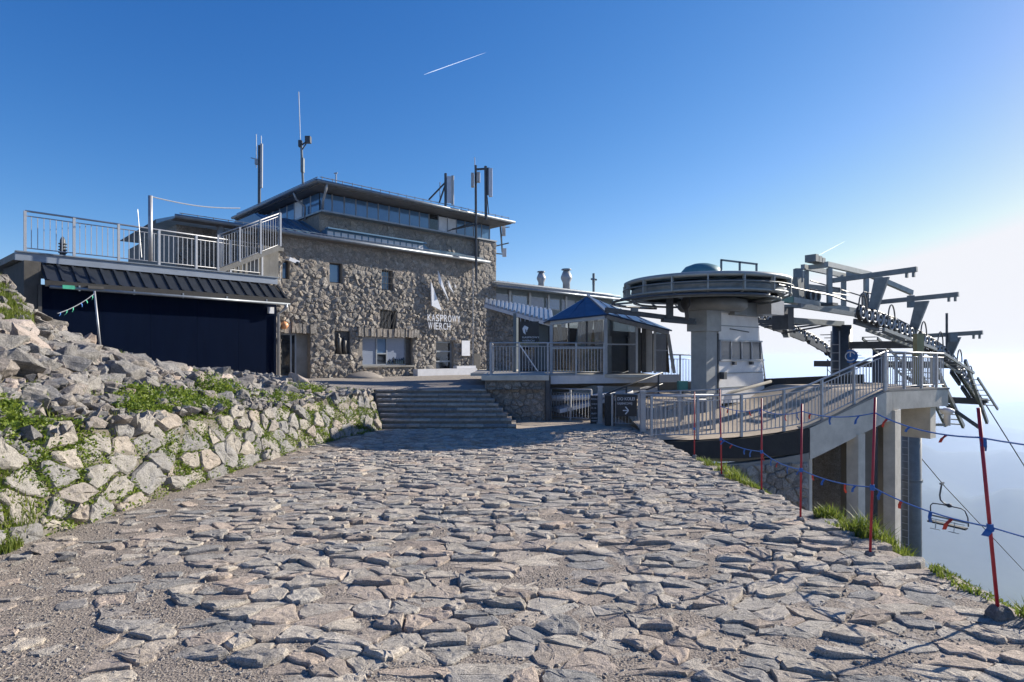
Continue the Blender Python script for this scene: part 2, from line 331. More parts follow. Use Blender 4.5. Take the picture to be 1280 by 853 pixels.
def stone(poly, c, h, depth, rng, gap=0.012, dome=0.12, tilt=(0, 0), inset=0.86, rough=0.05, top=0.5, face=0.0, corner=0.14):
    """a stone of that outline: sides, a worn edge and an uneven face; local coordinates about c"""
    q = [(x - c[0], y - c[1]) for x, y in poly]
    gx = sum(x for x, y in q) / len(q); gy = sum(y for x, y in q) / len(q)
    size = max(max(abs(x - gx), abs(y - gy)) for x, y in q) + 1e-6
    o = []
    for i in range(len(q)):
        a, b = q[i], q[(i + 1) % len(q)]; L = math.hypot(b[0] - a[0], b[1] - a[1])
        if L < size * 0.12: o.append(((a[0] + b[0]) / 2, (a[1] + b[1]) / 2)); continue
        for t in ((corner, 0.5, 1 - corner) if L > size * 0.7 else (0.2, 0.8)):
            o.append((lerp(a[0], b[0], t) + rng.uniform(-rough, rough) * size, lerp(a[1], b[1], t) + rng.uniform(-rough, rough) * size))
    k = max(0.3, 1 - gap / (size * 0.75)); n = len(o); v = []; f = []
    ph = rng.uniform(0, 99)
    def P(x, y, s, z, jz):
        X = gx + (x - gx) * s; Y = gy + (y - gy) * s
        return (X, Y, z + tilt[0] * (X - gx) + tilt[1] * (Y - gy) + rng.uniform(-jz, jz))
    prof = [(k * 1.03, -depth, 0), (k, h * 0.5, h * 0.1), (k * inset, h * 0.95, h * 0.16), (k * top, h * (1 + dome), h * 0.14 + face)]
    if face: prof.append((k * top * 0.5, h * (1 + dome), h * 0.1 + face))
    for (s, z, jz) in prof:
        v += [P(x, y, s, z, jz) if z > -depth else (gx + (x - gx) * s, gy + (y - gy) * s, z) for x, y in o]
    v.append((gx, gy, h * (1 + dome) + rng.uniform(-h, h) * 0.1))
    m = len(prof) - 1
    for r in range(m):
        f += [(r * n + i, r * n + (i + 1) % n, (r + 1) * n + (i + 1) % n, (r + 1) * n + i) for i in range(n)]
    f += [(m * n + i, m * n + (i + 1) % n, (m + 1) * n) for i in range(n)]
    return v, f
def roughen(v, f, amp, sc, smooth_it=False):
    bm = bmesh.new(); vs_ = [bm.verts.new(p) for p in v]
    for q in f:
        try: bm.faces.new([vs_[i] for i in q])
        except ValueError: pass
    bmesh.ops.subdivide_edges(bm, edges=bm.edges, cuts=1, use_grid_fill=True)
    bm.normal_update(); off = random.Random(len(v) + int(v[1][0] * 1e5)).uniform(0, 50)
    for w_ in bm.verts:
        p = w_.co * sc; w_.co += w_.normal * (amp * (mnoise.noise(V(p.x + off, p.y, p.z)) + 0.5 * mnoise.noise(V(p.x * 2.3 + off, p.y * 2.3, p.z * 2.3))))
    bm.verts.index_update(); out = [tuple(w_.co) for w_ in bm.verts], [tuple(x.index for x in q.verts) for q in bm.faces]; bm.free(); return out
def lay(items, parent, mat, name, most, smooth_=False, rest_name=None, amp=0, sc=6):
    """items: (priority, matrix, verts, faces); the largest in view become parts, the rest one part of kind stuff"""
    items.sort(key=lambda t: -t[0]); o = org(parent)
    for pr, Mx, v, f in items[:most]:
        if amp: v, f = roughen(v, f, amp, sc)
        me = bpy.data.meshes.new(name); me.from_pydata(v, [], f); me.materials.append(mat)
        if smooth_: me.polygons.foreach_set('use_smooth', [True] * len(me.polygons))
        place(name, me, Mx, parent)
    if len(items) > most:
        mb = MB()
        for pr, Mx, v, f in items[most:]: mb.add([Mx @ V(p) for p in v], f)
        mb.build(rest_name or name + '_rest', mat, parent, smooth_, 'stuff')
def wall_open(mb, O, U, N, s0, s1, z0, z1, holes, depth):
    """a wall face with openings and their jambs; O at s=0, z absolute"""
    ss = sorted({s0, s1} | {x for h in holes for x in h[:2] if s0 < x < s1}); zz = sorted({z0, z1} | {x for h in holes for x in h[2:4] if z0 < x < z1})
    def P(s, z, o=0): return V(O[0] + U[0] * s + N[0] * o, O[1] + U[1] * s + N[1] * o, z)
    for a, b in zip(ss, ss[1:]):
        for c, d in zip(zz, zz[1:]):
            m, k = (a + b) / 2, (c + d) / 2
            if any(h[0] < m < h[1] and h[2] < k < h[3] for h in holes): continue
            mb.quad(P(a, c), P(b, c), P(b, d), P(a, d))
    for (a, b, c, d) in [h[:4] for h in holes]:
        mb.quad(P(a, c), P(a, d), P(a, d, -depth), P(a, c, -depth)); mb.quad(P(b, d), P(b, c), P(b, c, -depth), P(b, d, -depth))
        mb.quad(P(a, d), P(b, d), P(b, d, -depth), P(a, d, -depth)); mb.quad(P(b, c), P(a, c), P(a, c, -depth), P(b, c, -depth))
    return mb

def text_mesh(s, size, ext=0.01):
    cu = bpy.data.curves.new('t', 'FONT'); cu.body = s; cu.size = size; cu.extrude = ext; cu.align_x = 'LEFT'
    ob = bpy.data.objects.new('t', cu); col.objects.link(ob)
    dg = bpy.context.evaluated_depsgraph_get(); me = bpy.data.meshes.new_from_object(ob.evaluated_get(dg))
    bpy.data.objects.remove(ob); bpy.data.curves.remove(cu)
    return me
def text_part(name, s, size, O, U, N, mat, parent, ext=0.01, sx=1.0, bold=0.0):
    me = text_mesh(s, size, ext); me.materials.clear(); me.materials.append(mat)
    return place(name, me, frame(V(U) * sx, Z3, V(N), V(O)), parent)

UNITBAR = None
def unit_bar(mat):
    mb = MB(); mb.box((0, 0, 0.5), (1, 1, 1)); me = mb.mesh('baluster'); me.materials.append(mat); return me
BARS = {}
def railing(root, pts, h, post_gap, bal_gap, mat, post=0.06, bal=0.016, top=0.024, second=0.13, low=0.10, posts=True, infill=True):
    """posts, a handrail, a second rail, a bottom rail and upright balusters along a base line"""
    pts = [V(p) for p in pts]
    if mat.name not in BARS: BARS[mat.name] = unit_bar(mat)
    unit = BARS[mat.name]
    def line(dz, r, name, n=6): MB().tube([p + Z3 * dz for p in pts], r, n).build(name, mat, root, True)
    line(h, top, 'handrail', 8)
    if infill: line(h - second, top * 0.6, 'upper_rail'); line(low, top * 0.6, 'bottom_rail')
    L = [0.0]
    for a, b in zip(pts, pts[1:]): L.append(L[-1] + (b - a).length)
    def P(t):
        for i in range(len(pts) - 1):
            if t <= L[i + 1] + 1e-6:
                return pts[i].lerp(pts[i + 1], (t - L[i]) / max(1e-6, L[i + 1] - L[i])), (pts[i + 1] - pts[i]).normalized()
        return pts[-1], (pts[-1] - pts[-2]).normalized()
    def upright(name, t, w_, z0, z1):
        p, d = P(t); a = math.atan2(d.y, d.x)
        Mx = Matrix.Translation(p + Z3 * z0) @ Matrix.Rotation(a, 4, 'Z') @ Matrix.Diagonal((w_, w_, z1 - z0, 1))
        place(name, unit, Mx, root)
    n = max(1, round(L[-1] / post_gap))
    if posts:
        for i in range(n + 1): upright('post', L[-1] * i / n, post, -0.02, h)
    if infill:
        for i in range(n):
            a, b = L[-1] * i / n, L[-1] * (i + 1) / n; m = max(2, round((b - a) / bal_gap))
            for k in range(1, m): upright('baluster', lerp(a, b, k / m), bal, low, h - second)

# ------------------------------------------------------------------ the ground
def wall_x(Y): return interp(Y, [(-6, -4.75), (5.5, -4.67), (13, -4.45), (15, -4.1), (17.1, -3.62), (17.6, -3.7), (19, -4.2)])   # foot of the dry stone wall
def wall_top(Y): return interp(Y, [(0, 0.95), (5, 0.85), (9, 0.72), (13, 0.63), (20, 0.60)])
def left_ground(X, Y):
    d = wall_x(Y) - X
    s = interp(Y, [(0, 0.6), (9, 0.52), (12, 0.31), (15, 0.2), (18, 0.12), (20.5, 0.0)])
    z = wall_top(Y) + s * max(0, d - 0.5)
    z += 1.0 * math.exp(-((X + 9.6) ** 2 + (Y - 10.6) ** 2) / 0.8)
    z += 0.12 * nz(X, Y, 0, 0.8) * smooth(18.5, 0, Y) if Y < 18.5 else 0
    lim = interp(Y, [(5, 2.8), (10, 3.3), (13, 2.9), (19.5, 2.4), (22, 0.61)])
    return min(z, lim)
EDGE_R = lambda Y: 3.50 + 0.12 * nz(1.3, Y, 0, 0.6) + 0.05 * nz(4.1, Y, 0, 2.3)
def ground(X, Y):
    wx = wall_x(min(Y, 19)); er = EDGE_R(Y)
    if Y > (19.05 if X < -1.0 else 19.9) and X < 0.9: z = 0.58 if X > -18 else 0.58 - 0.3 * (-18 - X)
    elif X < wx: z = lerp(G(Y), left_ground(X, Y), smooth(wx - X, 0.0, 0.45)) - 0.06
    else: z = G(Y) - 0.06
    if X < -12: z -= 0.25 * (-12 - X) * smooth(12, 0, Y)
    if X > er:
        base = G(min(Y, 20)) - 0.06; z = base - 0.10 * smooth(X, er, er + 0.25) - 0.68 * max(0, X - er - 0.2) + 0.25 * nz(X, Y, 0, 0.7) * smooth(X, er, er + 2)
    if Y > 46: z -= 0.6 * (Y - 46)
    return z
mb = MB(); xs = [-34 + 0.3 * i for i in range(162)]; ys = [-7 + 0.3 * j for j in range(200)]
mb.v = [(x, y, ground(x, y)) for y in ys for x in xs]; nx_ = len(xs)
mb.f = [(j * nx_ + i, j * nx_ + i + 1, (j + 1) * nx_ + i + 1, (j + 1) * nx_ + i) for j in range(len(ys) - 1) for i in range(nx_ - 1)]
struct('ground', mb, SOIL, True)

# valley and far hills: one sheet to the horizon
def far_z(r, a):                                   # a: azimuth in degrees from +Y
    z = -1120 * (1 - math.exp(-r / 1500)) - 4
    x, y = r * math.sin(R(a)), r * math.cos(R(a))
    k = smooth(r, 1500, 5000)
    z += k * 130 * nz(x, y, 0, 1 / 1800) + k * 60 * nz(x, y, 5, 1 / 650) + smooth(r, 300, 2500) * 22 * nz(x, y, 9, 1 / 210)
    for (r0, wd, h, ph) in ((4700, 650, 310, 1.0), (6600, 900, 330, 7.0), (9300, 1300, 330, 3.0), (14000, 2200, 300, 5.0)):
        pk = h * (0.9 + 0.45 * nz(a * 0.11, ph, 2) + 0.22 * nz(a * 0.4, ph, 4) + 0.07 * nz(a * 1.7, ph, 4))
        z += pk * math.exp(-((r - r0 * (1 + 0.06 * nz(a * 0.2, ph, 8))) / wd) ** 2)
    return z
mb = MB(); rings = [24 * (1.05 ** i) for i in range(156)]; NA = 360
for r in rings:
    for k in range(NA):
        a = 360 * k / NA
        mb.v.append((r * math.sin(R(a)), r * math.cos(R(a)), (far_z(r, a) if r < 42000 else -1120) - (10 if r < 60 else 0)))
mb.f = [(i * NA + k, (i + 1) * NA + k, (i + 1) * NA + (k + 1) % NA, i * NA + (k + 1) % NA) for i in range(len(rings) - 1) for k in range(NA)]
VALLEY = M('forest_and_meadow', (0.012, 0.022, 0.014), 0.95, c2=(0.06, 0.075, 0.035), vs=0.0016, spec=0.1, detail=9)
struct('valley', mb, VALLEY, True)

# ------------------------------------------------------------------ the paved way
rng = random.Random(7)
mb = MB(); xs = [-4.95 + 0.11 * i for i in range(79)]; ys = [-3 + 0.11 * j for j in range(191)]
def pave_z(X, Y):
    z = G(Y) + 0.016 * nz(X, Y, 0, 2.1) + 0.010 * nz(X, Y, 0, 5) + 0.004
    if X > 3.3: z -= 0.15 * (X - 3.3)
    return z
ysx = [(x if x < 3.3 else lerp(3.3, EDGE_R(6) + 0.15, (x - 3.3) / 0.33)) for x in xs]
mb.v = [(min(x, EDGE_R(y) + 0.05), y, pave_z(x, y)) for y in ys for x in ysx]; n_ = len(xs)
mb.f = [(j * n_ + i, j * n_ + i + 1, (j + 1) * n_ + i + 1, (j + 1) * n_ + i) for j in range(len(ys) - 1) for i in range(n_ - 1)]
pavement = struct('pavement', mb, GRAVD, True)
def gravel_zone(X, Y):                            # 1 = gravel with few sunken stones, 0 = close paving
    a = smooth(-X, 2.6 + 0.5 * nz(X, Y, 0, 0.7), 4.0) * (1 if Y > 5.5 else 1)
    b = smooth(-X, 1.2 + 0.35 * (Y - 3) + 0.8 * nz(X, Y, 2, 0.9), 2.4 + 0.35 * (Y - 3)) * smooth(6.2, 0, Y) if Y < 6.2 else 0
    return max(a * 0.9, b)
items = []
for (c, p) in cells(-4.75, 3.55, 1.6, 17.0, 0.205, 0.152, 0.46, rng, None, 0.5, 0.33):
    X, Y = c
    if X > EDGE_R(Y) - 0.1 or X < wall_x(Y) + 0.15: continue
    g = gravel_zone(X, Y)
    if rng.random() < g * 0.32: continue
    area = abs(sum(p[i - 1][0] * p[i][1] - p[i][0] * p[i - 1][1] for i in range(len(p)))) / 2
    h = rng.choice((0.010, 0.016, 0.022, 0.030, 0.042)) * rng.uniform(0.75, 1.1) * (1 - 0.4 * g)
    if Y < 5.0 and X > 0: h *= 0.85
    tl = (rng.gauss(0, 0.05), rng.gauss(-0.02, 0.055) - 0.0235)
    gp = rng.uniform(0.002, 0.012) + g * rng.uniform(0.0, 0.05)
    v, f = stone(p, c, h, 0.05, rng, gp, rng.uniform(-0.05, 0.25), tl, rng.uniform(0.92, 0.97), 0.10, 0.74, 0.002, 0.10)
    items.append((area * (1 / Y ** 2), Matrix.Translation((X, Y, G(Y) - 0.002)), v, f))
lay(items, pavement, PAVE, 'paving_stone', 300, False, 'far_paving_stones', 0.0045, 24)
# loose gravel between the stones
mb = MB()
OCT = [(1, 0, 0), (0, 1, 0), (-1, 0, 0), (0, -1, 0), (0, 0, 0.8), (0, 0, -0.5)]
OF = [(0, 1, 4), (1, 2, 4), (2, 3, 4), (3, 0, 4), (1, 0, 5), (2, 1, 5), (3, 2, 5), (0, 3, 5)]
def pebble(mb, x, y, z, s):
    a = rng.uniform(0, 6.28); ca, sa = math.cos(a), math.sin(a); k = (rng.uniform(0.7, 1.5), rng.uniform(0.6, 1.1), rng.uniform(0.5, 0.9))
    mb.add([(x + s * (px * k[0] * ca - py * k[1] * sa), y + s * (px * k[0] * sa + py * k[1] * ca), z + s * k[2] * pz) for px, py, pz in [(q[0] + rng.uniform(-.2, .2), q[1] + rng.uniform(-.2, .2), q[2]) for q in OCT]], OF)
for _ in range(38000):
    Y = 2.8 + 7 * rng.random() ** 2.2; X = rng.uniform(-4.6, 3.4)
    if X < wall_x(Y) + 0.05 or abs(X) > 0.86 * Y + 0.5: continue
    if rng.random() > 0.35 + 0.65 * gravel_zone(X, Y): continue
    pebble(mb, X, Y, pave_z(X, Y) + 0.002, rng.uniform(0.004, 0.010) * (1 if rng.random() < 0.95 else 2.4))
GRAVEL_MB = mb


# ------------------------------------------------------------------ dry stone wall along the way
rng = random.Random(21)
BAT = R(24); CB, SB = math.cos(BAT), math.sin(BAT)
def wall_frame(Y, b):
    t = V(wall_x(Y + 0.1) - wall_x(Y - 0.1), 0.2, 0).normalized(); nrm = V(t.y, -t.x, 0)
    up = (-nrm * SB + Z3 * CB); N = (nrm * CB + Z3 * SB)
    return frame(t, up, N, V(wall_x(Y), Y, G(Y) - 0.05) + up * b)
dry = thing('dry_stone_wall', 'low battered wall of pale granite blocks edging the paved way', 'wall', (-4.7, 9, G(9)))
mb = MB(); YS = [2.0 + 0.3 * i for i in range(52)]
for i, Y in enumerate(YS):
    for b in (0, 0.6, 1.2):
        bb = b / 1.2 * ((wall_top(Y) - G(Y) + 0.05) / CB); mb.v.append(tuple(wall_frame(Y, bb) @ V(0, 0, -0.06)))
mb.f = [(3 * i + k, 3 * i + 3 + k, 3 * i + 4 + k, 3 * i + 1 + k) for i in range(len(YS) - 1) for k in (0, 1)]
mb.build('earth_core', SOIL, dry, True)
items = []
for (c, p) in cells(2.4, 17.25, 0.0, 1.22, 0.36, 0.27, 0.45, rng, None, 0.5, 0.26):
    Y, b = c; hmax = (wall_top(Y) - G(Y) + 0.05) / CB
    if b > hmax + 0.02: continue
    v, f = stone(p, c, rng.uniform(0.02, 0.10), 0.14, rng, rng.uniform(0.003, 0.03), rng.uniform(-0.1, 0.15), (rng.gauss(0, 0.07), rng.gauss(0.03, 0.09)), rng.uniform(0.86, 0.95), 0.10, rng.uniform(0.55, 0.75), 0.006)
    items.append((1 / Y, wall_frame(Y, b), v, f))
lay(items, dry, WALLS, 'wall_stone', 300, False, 'far_wall_stones', 0.018, 8)

# ------------------------------------------------------------------ loose boulders on the slope
def boulder_mesh(seed, mat):
    r = random.Random(seed); bm = bmesh.new()
    k = (1, r.uniform(0.55, 0.85), r.uniform(0.42, 0.7))
    for _ in range(12):
        p = V(r.gauss(0, 1), r.gauss(0, 1), r.gauss(0, 1)).normalized(); m = max(abs(p.x), abs(p.y), abs(p.z))
        p = p * lerp(1, 1 / m, 0.62) * r.uniform(0.72, 0.9)
        bm.verts.new((p.x * k[0], p.y * k[1], p.z * k[2]))
    res = bmesh.ops.convex_hull(bm, input=bm.verts)
    bmesh.ops.delete(bm, geom=[g for g in res['geom_interior'] if isinstance(g, bmesh.types.BMVert)], context='VERTS')
    bmesh.ops.dissolve_limit(bm, angle_limit=R(14), verts=bm.verts, edges=bm.edges)
    bmesh.ops.bevel(bm, geom=list(bm.edges), offset=0.03, segments=1, affect='EDGES', profile=0.6)
    bmesh.ops.triangulate(bm, faces=bm.faces); bmesh.ops.subdivide_edges(bm, edges=[e for e in bm.edges if e.calc_length() > 0.18], cuts=2, use_grid_fill=True); bmesh.ops.triangulate(bm, faces=bm.faces)
    bm.normal_update()
    for w_ in bm.verts: p = w_.co * 3.2; w_.co += w_.normal * (0.075 * mnoise.noise(V(p.x + seed, p.y, p.z)) + 0.04 * mnoise.noise(V(p.x * 2.6, p.y * 2.6 + seed, p.z * 2.6)))
    me = bpy.data.meshes.new('boulder'); bm.to_mesh(me); bm.free(); me.materials.append(mat); return me
BG = [boulder_mesh(100 + i, ROCK) for i in range(16)]; BP = [boulder_mesh(300 + i, ROCKP) for i in range(5)]
placed = []
def try_place(X, Y, s, k):
    for (a, b, t) in placed:
        if (a - X) ** 2 + (b - Y) ** 2 < ((s + t) * k) ** 2: return False
    placed.append((X, Y, s)); return True
def in_view(X, Y): return X > -0.87 * Y - 0.2
bould = []
for (s0, s1, want, k) in ((0.32, 0.44, 26, 0.54), (0.22, 0.32, 110, 0.46), (0.14, 0.22, 160, 0.40)):
    n = 0; tries = 0
    while n < want and tries < 9000:
        tries += 1; Y = rng.uniform(5.6, 16.5); d = rng.uniform(0.7, 5.2); X = wall_x(Y) - d; s = rng.uniform(s0, s1)
        if not in_view(X, Y) or d > interp(Y, [(8, 5.2), (12, 5.0), (14, 3.4), (17, 2.6)]): continue
        if d < interp(Y, [(6, 0.7), (8, 0.9), (11, 1.5), (17, 1.7)]) and rng.random() < 0.75: continue             # plants behind the wall
        if d < 1.8 and s > 0.27: continue
        if (X + 8.75) ** 2 + (Y - 10.2) ** 2 < 0.65: continue         # the grassy mound
        if try_place(X, Y, s, k): bould.append((X, Y, s)); n += 1
LBL = {('L', 0): ('large angular grey boulder lying loose on the rubble slope', 'large grey boulders on the slope'),
       ('M', 0): ('middle-sized grey granite boulder among the loose slope rubble', 'middle-sized grey boulders on the slope'),
       ('S', 0): ('small grey rock wedged between larger boulders on the slope', 'small grey rocks on the slope'),
       ('L', 1): ('large pinkish brown boulder lying loose on the rubble slope', 'large pinkish boulders on the slope'),
       ('M', 1): ('middle-sized pinkish granite boulder among the grey slope rubble', 'middle-sized pinkish boulders on the slope'),
       ('S', 1): ('small pinkish rock wedged between grey boulders on the slope', 'small pinkish rocks on the slope')}
for (X, Y, s) in bould:
    pink = 1 if rng.random() < 0.11 else 0
    me = rng.choice(BP if pink else BG); ob = bpy.data.objects.new('boulder', me); link(ob)
    ob.location = (X, Y, left_ground(X, Y) + s * rng.uniform(0.02, 0.25)); ob.scale = (s * 1.15, s * 1.15, s * rng.uniform(0.9, 1.25))
    ob.rotation_euler = (rng.gauss(0, 0.28), rng.gauss(0.1, 0.28), rng.uniform(0, 6.28))
    c = 'L' if s > 0.32 else 'M' if s > 0.22 else 'S'; l, g = LBL[c, pink]; tag(ob, l, 'boulder', g)
# smaller rubble in the gaps
def chunk(seed):
    r = random.Random(seed); bm = bmesh.new()
    for _ in range(9):
        p = V(r.gauss(0, 1), r.gauss(0, 1), r.gauss(0, 1)).normalized(); m = max(abs(p.x), abs(p.y), abs(p.z)); p = p * lerp(1, 1 / m, 0.5) * r.uniform(.75, 1)
        bm.verts.new((p.x, p.y * .75, p.z * .6))
    res = bmesh.ops.convex_hull(bm, input=bm.verts); bmesh.ops.delete(bm, geom=[g for g in res['geom_interior'] if isinstance(g, bmesh.types.BMVert)], context='VERTS')
    bm.verts.index_update(); out = ([tuple(v.co) for v in bm.verts], [tuple(v.index for v in f.verts) for f in bm.faces]); bm.free(); return out
CH = [chunk(500 + i) for i in range(10)]
def put_chunk(mb, x, y, z, s):
    vs_, fs_ = rng.choice(CH); Q = Matrix.Rotation(rng.uniform(0, 6.28), 3, 'Z') @ Matrix.Rotation(rng.gauss(0, .4), 3, 'X') @ Matrix.Rotation(rng.gauss(0, .4), 3, 'Y')
    mb.add([Q @ V(p) * s + V(x, y, z) for p in vs_], fs_)
grv = random.Random(77)
for _ in range(7500):                                 # chips and half-buried small stones among the paving
    Y = 2.7 + 12 * grv.random() ** 1.6; X = grv.uniform(-4.6, 3.45)
    if X < wall_x(Y) + 0.05 or abs(X) > 0.86 * Y + 0.5: continue
    put_chunk(GRAVEL_MB, X, Y, pave_z(X, Y) + 0.002, grv.uniform(0.007, 0.018) * (1.0 if grv.random() < 0.92 else 1.7))
tag(GRAVEL_MB.build('gravel', PAVE, None, False, 'stuff'), 'loose pale gravel and chips strewn between the paving stones', 'gravel')
mb = MB()
for _ in range(5200):
    Y = rng.uniform(3.5, 18.5); d = rng.uniform(0.35, 6); X = wall_x(Y) - d
    if X < -1.3 * Y - .5 or (Y > 14.5 and d > 4.5): continue
    put_chunk(mb, X, Y, left_ground(X, Y) + 0.02, rng.uniform(0.05, 0.16) * (1 if in_view(X, Y) else 2.2))
rub = mb.build('rubble', ROCK, None, False, 'stuff'); tag(rub, 'small broken rubble filling gaps between the boulders', 'rubble')
# toe stones along the foot of the wall and a few loose rocks on the way
for (px, py, s, lab) in ((58, 690, 0.13, 'flat dark slab lying by the foot of the wall'), (85, 700, 0.07, 'little pale rock beside the flat slab'), (20, 706, 0.06, 'little pale rock under the grass tuft at the wall foot')):
    Y = FPX * (E) / (py - HOR - 17.9); X = (px - 640) / FPX * Y
    ob = bpy.data.objects.new('rock', BG[int(px) % 16]); link(ob); ob.location = (X, Y, G(Y) + s * 0.25); ob.scale = (s * 1.5, s * 1.1, s * 0.8)
    ob.rotation_euler = (0.05, 0.1, px); tag(ob, lab, 'rock')

# ------------------------------------------------------------------ plants
def surf(X, Y):
    d = wall_x(Y) - X
    if d < 0: return G(Y)
    zt = wall_top(Y)
    return left_ground(X, Y) if d > 0.45 else lerp(G(Y), zt, d / 0.45)
def leaf(mb, p, s, up=0.5):
    d = V(rng.gauss(0, 1), rng.gauss(0, 1), rng.gauss(0, 0.5) + up).normalized(); e = d.cross(V(rng.gauss(0, 1), rng.gauss(0, 1), rng.gauss(0, 1))).normalized()
    b = p + d * s; mb.add([p, p + d * s * 0.5 + e * s * 0.3, b, p + d * s * 0.5 - e * s * 0.3], [(0, 1, 2, 3)])
def blade(mb, p, h, lean, wd=0.006):
    a = rng.uniform(0, 6.28); o = V(math.cos(a), math.sin(a), 0) * lean * h; e = V(-math.sin(a), math.cos(a), 0) * wd
    m = p + Z3 * h * 0.6 + o * 0.35; t = p + Z3 * h * rng.uniform(0.8, 1.0) + o
    mb.add([p - e, p + e, m + e * 0.7, m - e * 0.7, t], [(0, 1, 2, 3), (3, 2, 4)])
def leafy(mb, X, Y, r, n, hgt, s0=0.025, s1=0.06):
    for _ in range(n):
        a = rng.uniform(0, 6.28); q = r * math.sqrt(rng.random()); x = X + math.cos(a) * q; y = Y + math.sin(a) * q
        hh = hgt * (1 - (q / r) ** 2) * rng.random() ** 0.7
        leaf(mb, V(x, y, surf(x, y) + 0.01 + hh), rng.uniform(s0, s1))
def tuft(mb, X, Y, r, n, h, zf=surf, lean=0.5):
    for _ in range(n):
        a = rng.uniform(0, 6.28); q = r * math.sqrt(rng.random()); x = X + math.cos(a) * q; y = Y + math.sin(a) * q
        blade(mb, V(x, y, zf(x, y) - 0.01), h * rng.uniform(0.5, 1.15), rng.uniform(0.1, lean))
leafs = MB(); grs = MB()
for _ in range(950):                                  # low plants behind the wall crest and in its joints
    Y = rng.uniform(5.2, 17.0); d = abs(rng.gauss(0.60 + 0.04 * (Y - 5), 0.32)) + 0.02
    if nz(d, Y, 4, 0.9) < -0.02: continue
    X = wall_x(Y) - d
    leafy(leafs, X, Y, rng.uniform(0.10, 0.28), int(rng.uniform(40, 120)), rng.uniform(0.06, 0.20))
for _ in range(620):
    Y = rng.uniform(5.0, 17.2); d = rng.uniform(0.05, 0.42)
    if nz(d * 2, Y, 8, 0.8) < -0.15: continue
    leafy(leafs, wall_x(Y) - d + 0.05, Y, rng.uniform(0.06, 0.15), int(rng.uniform(25, 70)), rng.uniform(0.07, 0.16), 0.02, 0.05)
for (px, py, Y, r, n, h) in ((268, 478, 11.8, 0.42, 900, 0.42), (290, 490, 12.2, 0.4, 600, 0.36), (180, 540, 9.2, 0.34, 400, 0.22), (215, 520, 10.0, 0.34, 400, 0.25), (395, 498, 14.2, 0.4, 300, 0.14), (330, 492, 13.0, 0.5, 400, 0.2), (440, 520, 15.6, 0.3, 250, 0.12)):
    leafy(leafs, (px - 640) / FPX * Y, Y, r, n, h, 0.03, 0.075)
for (X, Y, r, n) in ((-8.85, 10.3, 0.6, 2600), (-8.5, 10.0, 0.5, 1800), (-4.75, 5.55, 0.22, 700), (-4.82, 5.9, 0.16, 300), (-8.6, 13.5, 0.4, 500), (-7.6, 12.3, 0.3, 350), (-9.2, 12.8, 0.4, 500), (-7.2, 14.3, 0.4, 500), (-6.6, 15.5, 0.5, 700), (-5.9, 16.4, 0.5, 600)):
    tuft(grs, X, Y, r, n, rng.uniform(0.12, 0.22), surf)
for _ in range(160):
    Y = rng.uniform(5.5, 17.5); X = wall_x(Y) - abs(rng.gauss(0.9, 0.45)) - 0.1
    tuft(grs, X, Y, 0.12, 22, rng.uniform(0.07, 0.16), surf)
tag(leafs.build('ground_cover', LEAF, None, False, 'stuff'), 'low leafy green plants growing over the wall crest and joints', 'plants')
tag(grs.build('slope_grass', GRASS, None, False, 'stuff'), 'short grass growing between the boulders and at the wall foot', 'grass')
# grass on the valley side of the way
def right_z(x, y): return ground(x, y) + 0.03
for (Y0, Y1, n, h, nm, lab) in ((8.6, 11.2, 2600, 0.16, 'edge_grass', 'sunlit grass fringe at the paving edge beneath the black ramp skirt'),
                                (5.75, 7.0, 2400, 0.21, 'edge_grass', 'tall bright grass beside the concrete columns at the paving edge'),
                                (4.35, 5.1, 1500, 0.10, 'edge_grass', 'short grass strip on the paving edge before the hazy valley'),
                                (3.75, 4.15, 900, 0.14, 'edge_grass', 'grass tuft behind the stone foot of the leaning red pole')):
    g = MB()
    for _ in range(n):
        y = rng.uniform(Y0, Y1); k = math.sin(math.pi * (y - Y0) / (Y1 - Y0)) ** 0.6; x = EDGE_R(y) + rng.uniform(-0.16, 0.5) * (0.4 + 0.6 * k)
        c_ = max(0.0, 0.45 + 1.1 * nz(x, y, 6, 2.6))
        if c_ < 0.2: continue
        blade(g, V(x, y, right_z(x, y) + (0.03 if x < EDGE_R(y) else 0)), h * rng.uniform(0.4, 1.2) * (0.35 + 0.65 * k) * c_ * 1.5, rng.uniform(0.15, 0.9), 0.006)
    for _ in range(n // 8):
        y = rng.uniform(Y0, Y1); x = EDGE_R(y) + rng.uniform(-0.1, 0.4); leaf(g, V(x, y, right_z(x, y) + rng.uniform(0.01, h * 0.4)), rng.uniform(0.012, 0.03))
    tag(g.build(nm, GRASS, None, False, 'stuff'), lab, 'grass')

